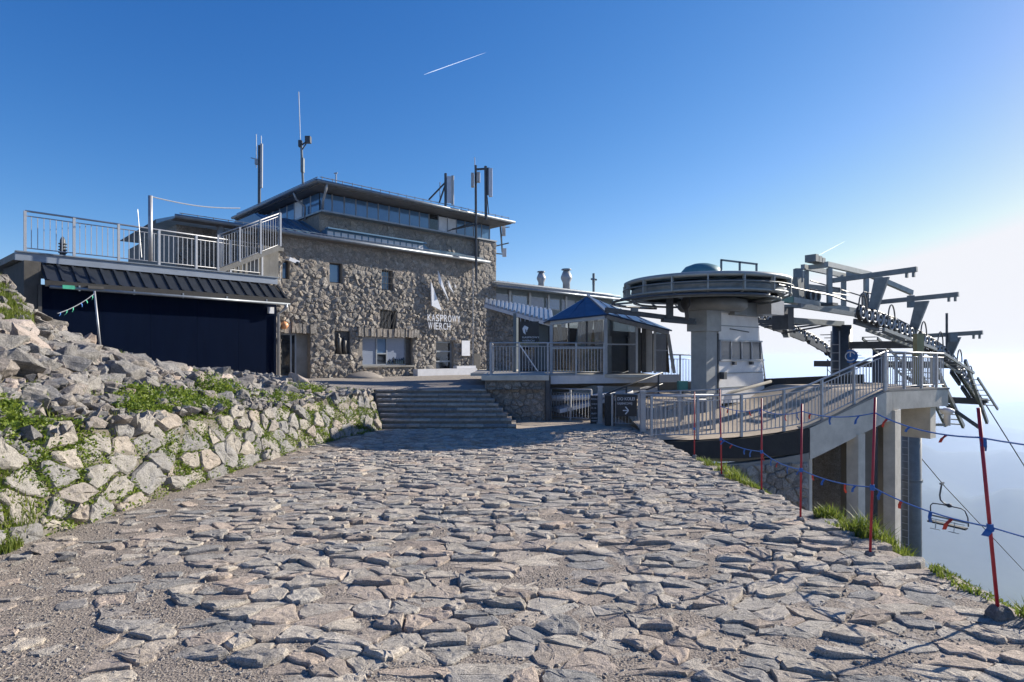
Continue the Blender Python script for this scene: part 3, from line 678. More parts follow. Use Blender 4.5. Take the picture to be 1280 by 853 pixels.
# ------------------------------------------------------------------ steps and upper terrace
rng = random.Random(5)
stairs_mb = MB(); NS = 8; RISE = (0.61 - G(17)) / NS; TR = 0.286
def st_l(k): return lerp(-3.66, -4.3, k / 7.0)
def st_r(k): return lerp(0.12, -0.80, k / 7.0)
for k in range(NS):
    y = 17 + TR * k; z = G(17) + RISE * (k + 1) - 0.05
    stairs_mb.box(((st_l(k) + st_r(k)) / 2, (y + 0.05 + 19.3) / 2, z - 0.6 + .02), (st_r(k) - st_l(k), 19.3 - y - 0.05, 1.2))
stairs = struct('stairs', stairs_mb, MORTAR)
for k in range(NS):
    y = 17 + TR * k; z = G(17) + RISE * (k + 1); x = st_l(k)
    while x < st_r(k) - 0.05:
        L = min(rng.uniform(0.35, 0.9), st_r(k) - x)
        if st_r(k) - x - L < 0.2: L = st_r(k) - x
        dy = rng.uniform(-0.012, 0.008); dz = rng.uniform(-0.004, 0.004)
        q = [(0, 0), (L, 0), (L, TR + 0.02), (0, TR + 0.02)]
        v, f = stone(q, (L / 2, TR / 2), RISE * 0.16, RISE * 0.28, rng, 0.006, 0.0, (rng.gauss(0, 0.006), rng.gauss(0, 0.01)), 0.97, 0.015, 0.6)
        me = bpy.data.meshes.new('step_stone'); me.from_pydata(v, [], f); me.materials.append(PAVE)
        place('step_stone', me, Matrix.Translation((x + L / 2, y + TR / 2 + dy, z - RISE * 0.16 + dz)), stairs)
        x += L
mb = MB(); xs = [-18 + 0.5 * i for i in range(39)]; ys = [19.0 + 0.5 * j for j in range(60)]
mb.v = [(x, y, 0.61 + 0.012 * nz(x, y, 0, 1.2)) for y in ys for x in xs]; n_ = len(xs)
mb.f = [(j * n_ + i, j * n_ + i + 1, (j + 1) * n_ + i + 1, (j + 1) * n_ + i) for j in range(len(ys) - 1) for i in range(n_ - 1)]
struct('terrace', mb, GRAVEL, True)

# ------------------------------------------------------------------ the stone station building
rng = random.Random(11)
BA = V(-10.48, 27, 0); BU = V(math.sin(R(46)), math.cos(R(46)), 0); BN = V(BU.y, -BU.x, 0)
def B(s, o, z): return BA + BU * s + BN * o + Z3 * z
def fs(px, o=0.0):                     # place along the facade of what stands in that column of the photograph
    k = (px - 640) / FPX; A = BA + BN * o
    return (k * A.y - A.x) / (BU.x - k * BU.y)
def fz(px, py, o=0.0): return E + (HOR - py) / FPX * (BA + BN * o + BU * fs(px, o)).y
def rect(x0, y0, x1, y1, o=0.0):
    a, b = fs(x0, o), fs(x1, o); m = (x0 + x1) / 2
    return (a, b, fz(m, y1, o), fz(m, y0, o))
st = thing('mountain_station', 'rough granite cable car station with lettering and a glazed upper storey', 'building', B(6, 0, 0.55))
S1, ZG, ZE = 13.25, 0.5, 7.05
H = {'door': rect(351, 417, 388, 478), 'win_a': rect(412, 329, 428, 354), 'win_b': rect(477, 338, 491, 363), 'lattice': rect(475, 388, 495, 412),
     'shop': rect(453, 422, 516, 457), 'relief': rect(418, 414, 438, 443), 'side_door': rect(545, 427, 567, 466), 'slot': rect(353, 326, 362, 349)}
mb = wall_open(MB(), BA, BU, BN, 0, S1, ZG, ZE, list(H.values()), 0.45)
mb.quad(B(S1, 0, ZG), B(S1, -9, ZG), B(S1, -9, 8.4), B(S1, 0, 8.4))
mb.quad(B(0, 0, ZG), B(0, 0, ZE), B(0, -0.8, ZE), B(0, -0.8, ZG))
mb.quad(B(-3.8, -0.8, ZG), B(0, -0.8, ZG), B(0, -0.8, ZE), B(-3.8, -0.8, ZE))
mb.quad(B(-3.8, -9, ZG), B(-3.8, -0.8, ZG), B(-3.8, -0.8, ZE), B(-3.8, -9, ZE))
mb.quad(B(11.9, 0, ZE), B(S1, 0, ZE), B(S1, 0, 8.4), B(11.9, 0, 8.4)); mb.quad(B(11.9, -0.4, ZE), B(11.9, 0, ZE), B(11.9, 0, 8.4), B(11.9, -0.4, 8.4))
mb.build('wall', MORTAR, st)
items = []
def facade_stones(s0, s1, z0, z1, dx, dz, holes, o, hh=(0.03, 0.13)):
    for (c, p) in cut_rects(cells(s0, s1, z0, z1, dx, dz, 0.48, rng, None, 0.5, 0.22), holes):
        smoothz = smooth(c[1], 5.2, 6.3)                    # flatter coursing under the eaves
        v, f = stone(p, c, rng.uniform(*hh) * (1 - 0.6 * smoothz), 0.05, rng, rng.uniform(0.002, 0.014), rng.uniform(0.0, 0.5), (rng.gauss(0, 0.28) * (1 - 0.6 * smoothz), rng.gauss(0, 0.2) * (1 - 0.6 * smoothz)), rng.uniform(0.75, 0.92), 0.1, rng.uniform(0.3, 0.55))
        P = B(c[0], o, c[1]); items.append((max(q[0] for q in p) - min(q[0] for q in p), frame(BU, Z3, BN, P), v, f))
facade_stones(0, S1, 0.55, ZE, 0.21, 0.175, list(H.values()), 0, (0.01, 0.07))
lay(items, st, MASON, 'facade_stone', 300, False, 'lesser_facade_stones')
items = []; facade_stones(2.3, 11.88, 7.3, 8.36, 0.33, 0.26, [], -0.4, (0.02, 0.06)); facade_stones(11.9, S1, 7.0, 8.36, 0.33, 0.28, [], 0, (0.03, 0.08)); facade_stones(-3.8, -0.02, 5.0, ZE, 0.36, 0.3, [], -0.8, (0.02, 0.06))
lay(items, st, MASON, 'upper_stone', 0, False, 'upper_wall_stones')
# voussoirs over the openings
for key, ex in (('door', 0.25), ('shop', 0.3)):
    a, b, c, d = H[key]; n = int((b - a + 2 * ex) / 0.17); mb0 = MB(); mb0.box((0, 0, 0), (0.145, 0.42, 0.16)); me = mb0.mesh('lintel_stone'); me.materials.append(MASON)
    for i in range(n):
        s = a - ex + (i + 0.5) * (b - a + 2 * ex) / n
        if s > 0.08: place('lintel_stone', me, frame(BU, Z3, BN, B(s, 0.08 + rng.uniform(-0.03, 0.04), d + 0.23 + rng.uniform(-0.03, 0.03))) @ Matrix.Rotation(rng.gauss(0, 0.05), 4, 'Z'), st)
def fbox(s0, s1, z0, z1, o0, o1): return MB().box(B((s0 + s1) / 2, (o0 + o1) / 2, (z0 + z1) / 2), (s1 - s0, o1 - o0, z1 - z0), BU, BN, Z3)
def fr_bars(mb, a, b, c, d, wd, o0, o1, vs_=(), hs=()):
    for (p, q) in ((a, a + wd), (b - wd, b)): mb.box(B((p + q) / 2, (o0 + o1) / 2, (c + d) / 2), (wd, o1 - o0, d - c), BU, BN, Z3)
    for (p, q) in ((c, c + wd), (d - wd, d)): mb.box(B((a + b) / 2, (o0 + o1) / 2, (p + q) / 2), (b - a - 2 * wd, o1 - o0, wd), BU, BN, Z3)
    for s in vs_: mb.box(B(s, (o0 + o1) / 2, (c + d) / 2), (wd, o1 - o0 - 0.01, d - c - 2 * wd), BU, BN, Z3)
    for (s0, s1, z) in hs: mb.box(B((s0 + s1) / 2, (o0 + o1) / 2, z), (s1 - s0, o1 - o0 - 0.012, wd), BU, BN, Z3)
    return mb
def window(key, fm, panes, wd=0.06, vs_=(), hs=()):
    a, b, c, d = H[key]; w_ = fr_bars(MB(), a, b, c, d, wd, -0.30, -0.20, vs_, hs).build('window', fm, st)
    for (p, q, r, t, mt) in panes: fbox(p, q, r, t, -0.27, -0.25).build('pane', mt, w_)
    return w_
a, b, c, d = H['win_a']; window('win_a', FRAMED, [(a + .06, b - .06, c + .06, d - .06, WINB)])
for key in ('win_b', 'lattice'):
    a, b, c, d = H[key]; w_ = window(key, FRAMED, [(a + .06, b - .06, c + .06, d - .06, WINB if key == 'win_b' else WIND)])
    g = MB(); n = 5
    for i in range(1, n): g.bar(B(lerp(a, b, i / n), 0.02, c), B(lerp(a, b, i / n), 0.02, d), 0.025, 0.025)
    if key == 'win_b':
        for t in (0.33, 0.66): g.bar(B(a, 0.045, lerp(c, d, t)), B(b, 0.045, lerp(c, d, t)), 0.02, 0.02)
    else:
        for t in range(4): g.bar(B(lerp(a, b, t * .25), 0.05, c), B(lerp(a, b, min(1, t * .25 + .5)), 0.05, d), 0.02, 0.02)
    g.build('window_grille', FRAMED, w_)
a, b, c, d = H['slot']; window('slot', FRAMED, [(a + .06, b - .06, c + .06, d - .06, WINB)])
a, b, c, d = H['shop']; m1, m2 = lerp(a, b, 0.31), lerp(a, b, 0.51); zz = lerp(c, d, 0.42); be = lerp(a, b, 0.89)
w_ = window('shop', FRAME, [(a + .06, m1, c + .06, d - .06, BLIND), (m1, m2, c + .06, zz, WIND), (m1, m2, zz, d - .06, WINB), (m2, be, c + .06, d - .06, BLIND)], 0.07, (m1, m2, be), ((m1, m2, zz),))
fbox(be, b, c, d, -0.32, -0.19).build('jamb_board', FRAMED, w_)
sil = MB()
for i in range(9):                                   # things on the inner sill
    s = lerp(m2 + 0.1, be - 0.1, i / 8); hh = rng.uniform(0.12, 0.36); sil.lathe([(0.09, 0), (0.07, hh * 0.6), (0.01, hh)], B(s, -0.24, c + 0.08), 6)
sil.build('sill_plants', WIND, w_, False, 'stuff')
fbox(a - 0.05, b + 0.05, c - 0.09, c - 0.005, -0.25, 0.12).build('window_sill', CONCD, w_)
a, b, c, d = H['door']; dm = lerp(a, b, 0.60); dmm = lerp(a, b, 0.42)
dr = fr_bars(MB(), a, dm, 0.6, d, 0.07, -0.36, -0.26, (dmm,)).build('door', FRAME, st)
fbox(a + .07, dmm - .03, 0.66, d - .07, -0.33, -0.30).build('pane', WIND, dr); fbox(dmm + .03, dm - .07, 0.66, d - .07, -0.33, -0.30).build('pane', WIND, dr)
fbox(dm, b - 0.001, 0.6, d - .001, -0.44, -0.30).build('door_jamb', CONCD, st)
a, b, c, d = H['side_door']
dr = fr_bars(MB(), a, b, c, d, 0.08, -0.30, -0.18, (), ((a + .08, b - .08, lerp(c, d, .36)), (a + .08, b - .08, lerp(c, d, .68)))).build('door', FRAME, st)
fbox(a + .08, b - .08, c + .08, d - .08, -0.27, -0.25).build('pane', WIND, dr)
a, b, c, d = H['relief']; rl = fbox(a, b, c, d, -0.30, -0.12).build('relief_panel', BRONZE, st)
g = MB()
for k, (u, hh, bw) in enumerate(((0.32, 0.95, 0.11), (0.68, 0.8, 0.09))):       # two plain standing figures in low relief
    s = lerp(a, b, u); g.lathe([(bw * 1.4, 0), (bw, (d - c) * hh * .45), (bw * 1.3, (d - c) * hh * .7), (bw * .4, (d - c) * hh * .76), (bw * .7, (d - c) * hh * .85), (0.0, (d - c) * hh * .95)], B(s, -0.10, c + 0.02), 8)
g.build('relief_figures', BRONZE, rl, True)
# lettering and the four sails
def sail(pts, dep=(0.22, 0.30)):
    P = [B(fs(x, 0.25), 0, fz(x, y, 0.25)) for x, y in pts]; return MB().prism(P, BN, *dep)
em = sail([(538.2, 352.5), (539.2, 382.5), (551.5, 388.5)]).build('emblem_blade', SIGNW, st)
for pts in ([(547.3, 339), (548.2, 353), (560.5, 376)], [(560, 351), (560.3, 358), (566.7, 367)], [(568.2, 355.5), (568.4, 359.3), (570, 360.2)]):
    sail(pts).build('emblem_blade', SIGNW, st)
for line, x0, x1, y1 in (('KASPROWY', 533.5, 575.5, 402.2), ('WIERCH', 534.2, 563, 412.2)):
    s0, s1 = fs(x0, .2), fs(x1, .2); n = len(line); hgt = 0.37
    adv = {'K': 1, 'A': 1, 'S': 1, 'P': 1, 'R': 1, 'O': 1, 'W': 1.3, 'Y': 1, 'I': 0.5, 'E': .95, 'C': 1, 'H': 1}; tot = sum(adv[ch] for ch in line); s = s0
    for ch in line:
        wch = adv[ch] / tot * (s1 - s0); fk = .3 if ch == 'I' else .78; me = text_mesh(ch, 0.5, 0.02); xs_ = [v.co.x for v in me.vertices]; ys_ = [v.co.y for v in me.vertices]
        me.materials.clear(); me.materials.append(SIGNW); kx = wch * fk / (max(xs_) - min(xs_)); ky = hgt / (max(ys_) - min(ys_))
        place('letter', me, frame(BU * kx, Z3 * ky, BN, B(s + wch * (.9 - fk) / 1.2 - min(xs_) * kx, 0.22, fz(550, y1, .2) - min(ys_) * ky)), st); s += wch
bs0, bs1 = fs(518, .3), fs(592, .3)
lb = fbox(bs0, bs1, 0.6, 0.96, 0.16, 0.6).build('ledge', PALEP, st)
fbox(lerp(bs0, bs1, .66), bs1, 0.965, 1.1, 0.17, 0.5).build('ledge_step', PALEP, lb)
r_ = rect(577, 426, 587, 445, .15); fbox(r_[0], r_[1], r_[2], r_[3], 0.14, 0.18).build('notice_board', WHITE, st)
s = fs(590, .12); MB().tube([B(s, 0.2, 7.0), B(s, 0.2, 0.7)], 0.03, 6).build('conduit', GALV, st)
s = fs(607.5, .2); r_ = rect(592, 442, 600, 460, .1); fbox(r_[0], r_[1], r_[2], r_[3], 0.05, 0.14).build('meter_box', FRAMED, st)
# low roof with gutter and snow guards
RFa, RFb = -4.2, 12.15
mb = MB().quad(B(-.1, .45, ZE + .08), B(2.28, .45, ZE + .08), B(2.28, -2.2, 8.34), B(-.1, -2.2, 8.34)).quad(B(RFa, .45, ZE + .08), B(-.1, .45, ZE + .08), B(-.1, -2.2, ZE + .38), B(RFa, -2.2, ZE + .38)).quad(B(-.1, .45, ZE + .08), B(-.1, -2.2, ZE + .38), B(-.1, -9, ZE + .38), B(-.1, -9, 8.34)).quad(B(-.1, .45, ZE + .08), B(-.1, -9, 8.34), B(-.1, -2.2, 8.34), B(-.1, .45, ZE + .081))
mb.quad(B(2.28, .45, ZE + .08), B(RFb, .45, ZE + .08), B(RFb, -.4, ZE + .48), B(2.28, -.4, ZE + .48))
mb.quad(B(RFa, .45, ZE + .0), B(RFa, .45, ZE + .08), B(RFa, -2.2, ZE + .38), B(RFa, -2.2, ZE + .2)); mb.quad(B(RFb, .45, ZE + .08), B(RFb, .45, ZE), B(RFb, -.4, ZE), B(RFb, -.4, ZE + .48))
mb.quad(B(-.1, -2.2, 8.34), B(2.28, -2.2, 8.34), B(2.28, -9, 8.34), B(-.1, -9, 8.34)).quad(B(RFa, -2.2, ZE + .38), B(-.1, -2.2, ZE + .38), B(-.1, -9, ZE + .38), B(RFa, -9, ZE + .38))
lr = mb.build('roof', BLUER, st)
fbox(RFa, RFb, ZE - .03, ZE + .02, 0.005, .44).build('soffit', SOFF, lr)
for i in range(6):
    s = lerp(.0, 2.2, i / 5); MB().bar(B(s, .44, ZE + .105), B(s, -2.15, 8.345), 0.03, 0.05).build('roof_seam', BLUER, lr)
MB().tube([B(RFa, .52, ZE + .07), B(RFb + .1, .52, ZE + .02)], 0.085, 8).build('gutter', EAVE, st, True)
for z in (.16, .24): MB().tube([B(RFa + .2, .36, ZE + z), B(RFb - .2, .36, ZE + z)], 0.018, 6).build('snow_guard', EAVE, lr)
for i in range(28): MB().bar(B(lerp(RFa + .3, RFb - .3, i / 27), .36, ZE + .08), B(lerp(RFa + .3, RFb - .3, i / 27), .36, ZE + .26), 0.02, 0.03).build('guard_bracket', EAVE, lr)
# clerestory strip on the low roof
ca, cb = 2.35, 7.9
cl = MB().prism([B(ca, .12, ZE + .22), B(cb + .55, .12, ZE + .22), B(cb, .12, ZE + .56), B(ca, .12, ZE + .56)], BN, -.5, 0).build('clerestory', BLUER, st)
n = 15
for i in range(n): fbox(lerp(ca, cb, i / n) + .04, lerp(ca, cb, (i + 1) / n) - .04, ZE + .26, ZE + .48, .10, .14).build('pane', PALEP, cl)  # pale colour paints a bright sky reflection on these panes
MB().bar(B(ca - .05, .2, ZE + .585), B(cb + .05, .2, ZE + .585), .34, .06).build('clerestory_cap', BLUER, cl)
# glazed upper storey
u0, u1, ub = 2.24, 13.05, -8.8
mb = MB().quad(B(u0, -.4, ZE), B(u1 - 1.15, -.4, ZE), B(u1 - 1.15, -.4, 8.42), B(u0, -.4, 8.42)).quad(B(u0, ub, ZE), B(u0, -.4, ZE), B(u0, -.4, 8.42), B(u0, ub, 8.42))
mb.build('upper_wall', MORTAR, st)
fbox(u0 - .12, u1 + .2, 8.42, 8.50, ub, .12 - .02).build('ledge_band', EAVE, st)
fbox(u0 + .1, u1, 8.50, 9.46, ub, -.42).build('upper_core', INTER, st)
gl0, gl1 = 8.5, 9.42
def glazing(P, length, n, nm_mats):
    for i in range(n):
        a_, b_ = length * i / n, length * (i + 1) / n
        nm = nm_mats[i % len(nm_mats)] if not callable(nm_mats) else nm_mats(i)
        q = MB().prism([P(a_ + .02, gl0 + .03), P(b_ - .02, gl0 + .03), P(b_ - .02, gl1 - .03), P(a_ + .02, gl1 - .03)], P(0, 0, 1) - P(0, 0, 0), -.01, .0)
        q.build('upper_pane', nm, st); 
        MB().bar(P(b_, gl0, .0), P(b_, gl1, .0), 0.05, 0.06).build('mullion', FRAME, st)
def PF(s, z, o=0): return B(u0 + s, -.35 + o, z)
glazing(PF, u1 - u0, 17, lambda i: WHITE if i in (11, 12) else WIND if i == 10 else WINB)
def PL(s, z, o=0): return B(u0 - o, -.4 - s, z)
glazing(PL, 8.0, 9, lambda i: WHITE if i in (2,) else WINB)
# flat roof with deep eaves
r0, r1, rf, rb = 1.55, 13.9, .8, -9.6; zr = 9.46
fr_ = fbox(r0 + .1, r1 - .1, zr, zr + .05, rb, rf - .1).build('eaves_soffit', SOFF, st)
mb = MB(); mb.box(B((r0 + r1) / 2, (rf + rb) / 2, zr + .13), (r1 - r0, rf - rb, .16), BU, BN, Z3)
mb.add([B(r0, rf, zr + .212), B(r1, rf, zr + .212), B(r1, rb, zr + .212), B(r0, rb, zr + .212), B((r0 + r1) / 2 - 2, (rf + rb) / 2, zr + .6), B((r0 + r1) / 2 + 2, (rf + rb) / 2, zr + .6)], [(0, 1, 5, 4), (1, 2, 5), (2, 3, 4, 5), (3, 0, 4)])
ur = mb.build('upper_roof', ROOFG, st)
MB().tube([B(r0 - .06, rf + .06, zr + .12), B(r1 + .06, rf + .06, zr + .12)], .08, 8).build('gutter', EAVE, st, True)
MB().tube([B(r0 - .06, rf + .06, zr + .12), B(r0 - .06, rb, zr + .12)], .08, 8).build('gutter', EAVE, st, True)
MB().tube([B(r0 + .2, rf - .12, zr + .36), B(r1 - .2, rf - .12, zr + .36)], .02, 6).build('snow_guard', EAVE, ur)
MB().tube([B(r0 + .12, rf - .2, zr + .36), B(r0 + .12, rb + .2, zr + .36)], .02, 6).build('snow_guard', EAVE, ur)
for i in range(24): MB().bar(B(lerp(r0 + .3, r1 - .3, i / 23), rf - .12, zr + .2), B(lerp(r0 + .3, r1 - .3, i / 23), rf - .12, zr + .4), 0.03, 0.03).build('guard_bracket', EAVE, ur)
MB().tube([B(r0 + .45, rf + .02, zr + .05), B(r0 + .45, rf - .05, zr - .2), B(u0 + .1, -.2, zr - .45), B(u0 + .1, -.26, 8.55)], .055, 8).build('downpipe', GALV, st, True)
MB().tube([B(r0 - .02, -1.6, zr + .05), B(r0 + .1, -1.6, zr - .25), B(u0 - .1, -1.7, zr - .5), B(u0 - .1, -1.7, 8.3)], .055, 8).build('downpipe', GALV, st, True)
# pillar at the corner, camera and globe lamp
mb = MB(); mb.box(B(-.42, .1, 3.4), (.86, .5, 5.7), BU, BN, Z3); mb.build('corner_pillar', MORTAR, st)
items = []; facade_stones(-.87, 0.05, 2.2, 6.2, .28, .24, [], .36, (.02, .06)); lay(items, st, MASON, 'pillar_stone', 60)
fbox(-1.0, .14, 6.25, 6.40, -.25, .5).build('pillar_cap', CONCD, st)
s = fs(355, .3); cm = MB().tube([B(s - .12, .15, fz(355, 332, .3) - 1.6), B(s - .12, .15, fz(355, 332, .3)), B(s + .0, .5, fz(355, 325, .3)), B(s + .3, .5, fz(355, 325, .3))], .03, 6).build('lamp_bracket', GALV, st)
p0 = B(s + .38, .5, fz(355, 325, .3)); MB().bar(p0 - BU * .25 + Z3 * .03, p0 + BU * .2 - Z3 * .1, .16, .16).build('camera_housing', WHITE, cm); MB().lathe([(.0, -.12), (.09, -.08), (.12, 0), (.1, .06)], p0 + BU * .12 - Z3 * .12, 10).build('camera_dome', WIND, cm, True)
s = fs(355.5, .3); MB().lathe([(0, 0), (.11, .04), (.17, .14), (.17, .22), (.11, .32), (0, .36)], B(s, .3, fz(355, 412, .3)), 12).build('globe_lamp', ORANGE, st, True)
# aerials on the roof
def mast(px, py0, py1, Y, label, parts):
    p = at(px, py1, Y); t = thing('aerial_mast', label, 'antenna', p); k = Y / FPX
    for (nm, kind, a, b, r, mt) in parts:
        A_ = at(a[0], a[1], Y); B_ = at(b[0], b[1], Y); m = MB()
        if kind == 't': m.tube([A_, B_], r, 6)
        else: m.box((A_ + B_) / 2, (abs(A_.x - B_.x), r, abs(A_.z - B_.z)))
        m.build(nm, mt, t)
    return t
mast(376, 115, 240, 30.5, 'tall whip aerial with a small camera arm behind the roof corner', [('mast', 't', (379, 236), (376.5, 178), .06, LIFTM), ('whip', 't', (375.5, 178), (373.3, 115), .022, WHITE), ('arm', 't', (375, 183), (387, 175), .04, LIFTD), ('camera_box', 'b', (382, 171), (388.5, 179), .25, LIFTD), ('clamp', 'b', (373.5, 176), (377.5, 184), .2, LIFTD), ('cable_box', 'b', (376.5, 198), (380, 216), .2, LIFTM), ('brace', 't', (376, 190), (384, 178), .03, LIFTD)])
mast(324, 168, 272, 33, 'twin whip aerial on a steel mast behind the terrace', [('mast', 't', (324, 270), (324.3, 182), .08, LIFTD), ('mast', 't', (326.5, 235), (326.8, 180), .08, ALU), ('whip', 't', (320.3, 210), (320.3, 168), .022, WHITE), ('whip', 't', (326.6, 182), (326.4, 170), .022, WHITE), ('crossbar', 't', (313.5, 197.5), (328, 201), .025, ALU), ('clamp', 'b', (319, 199), (323, 206), .15, ALU)])
mast(420, 214, 232, 30.5, 'short thin rod aerial on the upper roof', [('mast', 't', (420, 236), (420, 216), .035, ALU), ('crossbar', 't', (417.5, 217), (422, 216.5), .03, ALU)])
mast(555, 218, 262, 33.5, 'white panel antenna with raking struts on the upper roof', [('mast', 't', (557, 258), (557, 217), .08, LIFTD), ('panel', 'b', (559, 221), (563.8, 254), .16, PALEP), ('panel', 'b', (564.2, 220), (567.3, 256), .16, CURT), ('strut', 't', (536, 250), (557, 228), .05, LIFTD), ('strut', 't', (549, 254), (557, 230), .05, LIFTD), ('rod', 't', (550, 252), (550, 228), .03, ALU)])
mast(597, 198, 350, 33.9, 'tall pole aerial with dish and panel fixed before the upper windows', [('mast', 't', (595.3, 352), (594.6, 207), .075, LIFTD), ('whip', 't', (593.4, 208), (593.4, 197), .03, WHITE), ('dish', 'b', (589, 217), (592.5, 234), .3, CURT), ('dish', 'b', (596, 216), (600, 228), .3, CURT), ('mast', 't', (607.5, 275), (607, 208), .09, LIFTD), ('crossbar', 't', (594, 212), (612, 211), .06, LIFTD), ('panel', 'b', (611, 211), (615.5, 246), .2, PALEP), ('panel', 'b', (608.8, 213), (610.8, 244), .2, LIFTD), ('cable', 't', (609, 246), (611, 268), .03, LIFTD), ('bracket', 't', (565, 287), (600, 280), .05, LIFTD), ('bracket', 't', (560, 289), (595, 277), .03, LIFTD)])
mast(628, 283, 322, 37, 'small grey dishes on a bracket at the far building corner', [('mast', 't', (628, 316), (625.5, 283), .06, LIFTM), ('dish', 'b', (627.5, 283), (632, 295), .25, PALEP), ('dish', 'b', (628, 311), (633, 321), .25, PALEP), ('crossbar', 't', (619, 308), (636, 304), .04, LIFTM), ('crossbar', 't', (618, 317), (630, 318), .04, LIFTM), ('crossbar', 't', (627, 285), (637, 284), .03, LIFTM)])
# gravel heap before the wall
mb = MB(); hc = B(fs(455, .9), .9, .6)
prof = [(1.0, -0.02), (.8, .12), (.5, .24), (.2, .31), (0.0, .33)]
mb.lathe(prof, hc, 16); solo('gravel_heap', mb, GRAVEL, 'low heap of gravel against the granite facade', 'heap', shade=True)

# ------------------------------------------------------------------ dark shed with the roof terrace
rng = random.Random(31)
SA = V(-15.4, 19.9, 0); SU = V(math.sin(R(41)), math.cos(R(41)), 0); SN = V(SU.y, -SU.x, 0); SL = 8.11
def S(s, o, z): return SA + SU * s + SN * o + Z3 * z
def sbox(s0, s1, z0, z1, o0, o1): return MB().box(S((s0 + s1) / 2, (o0 + o1) / 2, (z0 + z1) / 2), (s1 - s0, o1 - o0, z1 - z0), SU, SN, Z3)
sh = thing('shed', 'long dark navy shed with ribbed black roof under the railed terrace', 'shed', S(4, 0, .5))
sbox(0.0, SL, .3, 4.0, -3.2, -.03).build('wall', NAVY, sh)
n = 5
for i in range(n): sbox(SL * i / n + .005, SL * (i + 1) / n - .005, .3, 3.95, -.03, .0).build('cladding_panel', NAVY, sh)
sbox(-.45, -.01, .3, 4.74, -3.2, -.02).build('end_wall', ENDW, sh)
sbox(-.10, .0, .3, 3.97, -.24, .06).build('corner_trim', FRAMED, sh)
# pent roof: pan, ribs, edge
ra, rb_ = .12, SL + .25
pan = MB().prism([S(ra - .1, .42, 4.08), S(rb_ + .1, .42, 4.08), S(rb_ - .25, -.35, 4.70), S(ra - .1, -.35, 4.70)], V(0, 0, 1), -.05, 0).build('roof', ROOFB, sh)
for i in range(21):
    s = lerp(ra - .02, rb_ - .05, i / 20); MB().bar(S(s, .41, 4.115), S(s - .0, -.33, 4.715), .07, .07).build('roof_rib', ROOFB, pan)
    MB().bar(S(s + .06, .41, 4.10), S(s + .06, -.33, 4.695), .05, .035).build('roof_rib', ROOFB, pan)
MB().bar(S(ra - .12, .45, 4.0), S(rb_ + .12, .45, 4.0), .06, .2).build('roof_edge', BLACKW, pan)
MB().tube([S(ra, .47, 3.9), S(rb_ + .1, .47, 3.86)], .055, 8).build('gutter', EAVE, sh, True)
for i in range(5): sbox(lerp(.9, 7.4, i / 4), lerp(.9, 7.4, i / 4) + .05, 3.82, 4.0, .44, .5).build('gutter_bracket', EAVE, sh)
MB().tube([S(SL + .2, .47, 3.85), S(SL + .2, .47, 3.7), S(SL + .03, .12, 3.45), S(SL + .03, .12, .62)], .06, 8).build('downpipe', GALV, sh, True)
sbox(SL - .42, SL - .18, 3.45, 3.72, .02, .14).build('switch_box', PALEP, sh)
sbox(1.15, 1.6, 3.92, 4.02, .49, .56).build('wall_lamp', FRAMED, sh)
sbox(.45, .78, 3.86, 3.98, .49, .54).build('exit_lamp', GREENF, sh)
fc = sbox(-.62, SL + .22, 4.76, 5.03, -.42, -.32).build('fascia', FASC, sh)
sbox(-.62, SL + .25, 5.03, 5.07, -.46, -.26).build('fascia_cap', EAVE, fc)
sbox(-.62, SL + .1, 4.8, 5.02, -6.0, -.44).build('deck', CONCD, sh)
rl = thing('terrace_railing', 'galvanised baluster railing along the shed roof terrace', 'railing', S(3.5, -.38, 5.07))
railing(rl, [S(-.36, -.38, 5.07), S(SL - .45, -.38, 5.07)], 1.33, 1.43, .165, GALV, .075, .022, .032, .16, .12)
# short stair from the pillar down to the terrace
sr = thing('stair_railing', 'sloping baluster railing of the short stair beside the corner pillar', 'railing', B(-1, .3, 5.1))
top, bot = B(-.15, .82, 6.42), B(-2.7, .8, 5.12)
railing(sr, [top, bot], 1.42, .95, .12, GALV, .075, .022, .03, .12, .08)
MB().bar(top - Z3 * .06, bot - Z3 * .06, .06, .2).build('stringer', CONCD, sr)
ts = thing('terrace_stair', 'short concrete stair between the roof terrace and the pillar top', 'stairs', B(-1.8, -.2, 5.05))
for k in range(7):
    q = bot.lerp(top, (k + .5) / 7); MB().box(V(q.x, q.y, (5.0 + q.z) / 2) - BN * .55 , (.40, .6, q.z - 5.0 + .05), BU, BN, Z3).build('step', CONCD, ts)
p0 = at(188, 330, 21.6)
wp = thing('wire_post', 'tall galvanised post with a sagging wire on the roof terrace', 'post', V(p0.x, p0.y, 5.03))
MB().tube([V(p0.x, p0.y, 5.03), at(188, 245, 21.6)], .075, 8).build('post', GALV, wp, True)
e1 = at(188.5, 246, 21.6); e2 = at(300, 260.5, 25.5)
MB().tube([e1.lerp(e2, i / 10) - Z3 * .25 * math.sin(math.pi * i / 10) * .5 for i in range(11)], .022, 5).build('wire', GALV, wp)
q = S(1.15, -2.6, 5.03); gp = thing('terrace_heater', 'slim dark finned column standing on the roof terrace', 'column', q)
MB().lathe([(.16, 0), (.16, .3), (.1, .34), (.09, .9), (.05, 1.0), (.0, 1.05)], q, 10).build('column_body', LIFTD, gp, True)
for i in range(4): MB().lathe([(.14, 0), (.14, .03)], q + Z3 * (.42 + .11 * i), 10).build('fin', LIFTD, gp)
q = at(176, 330, 21.5); cd = MB().tube([at(177, 322, 21.6), at(172, 262, 21.6)], .012, 5); solo('thin_rod', cd, GALV, 'thin leaning rod beside the wire post on the terrace', 'rod')
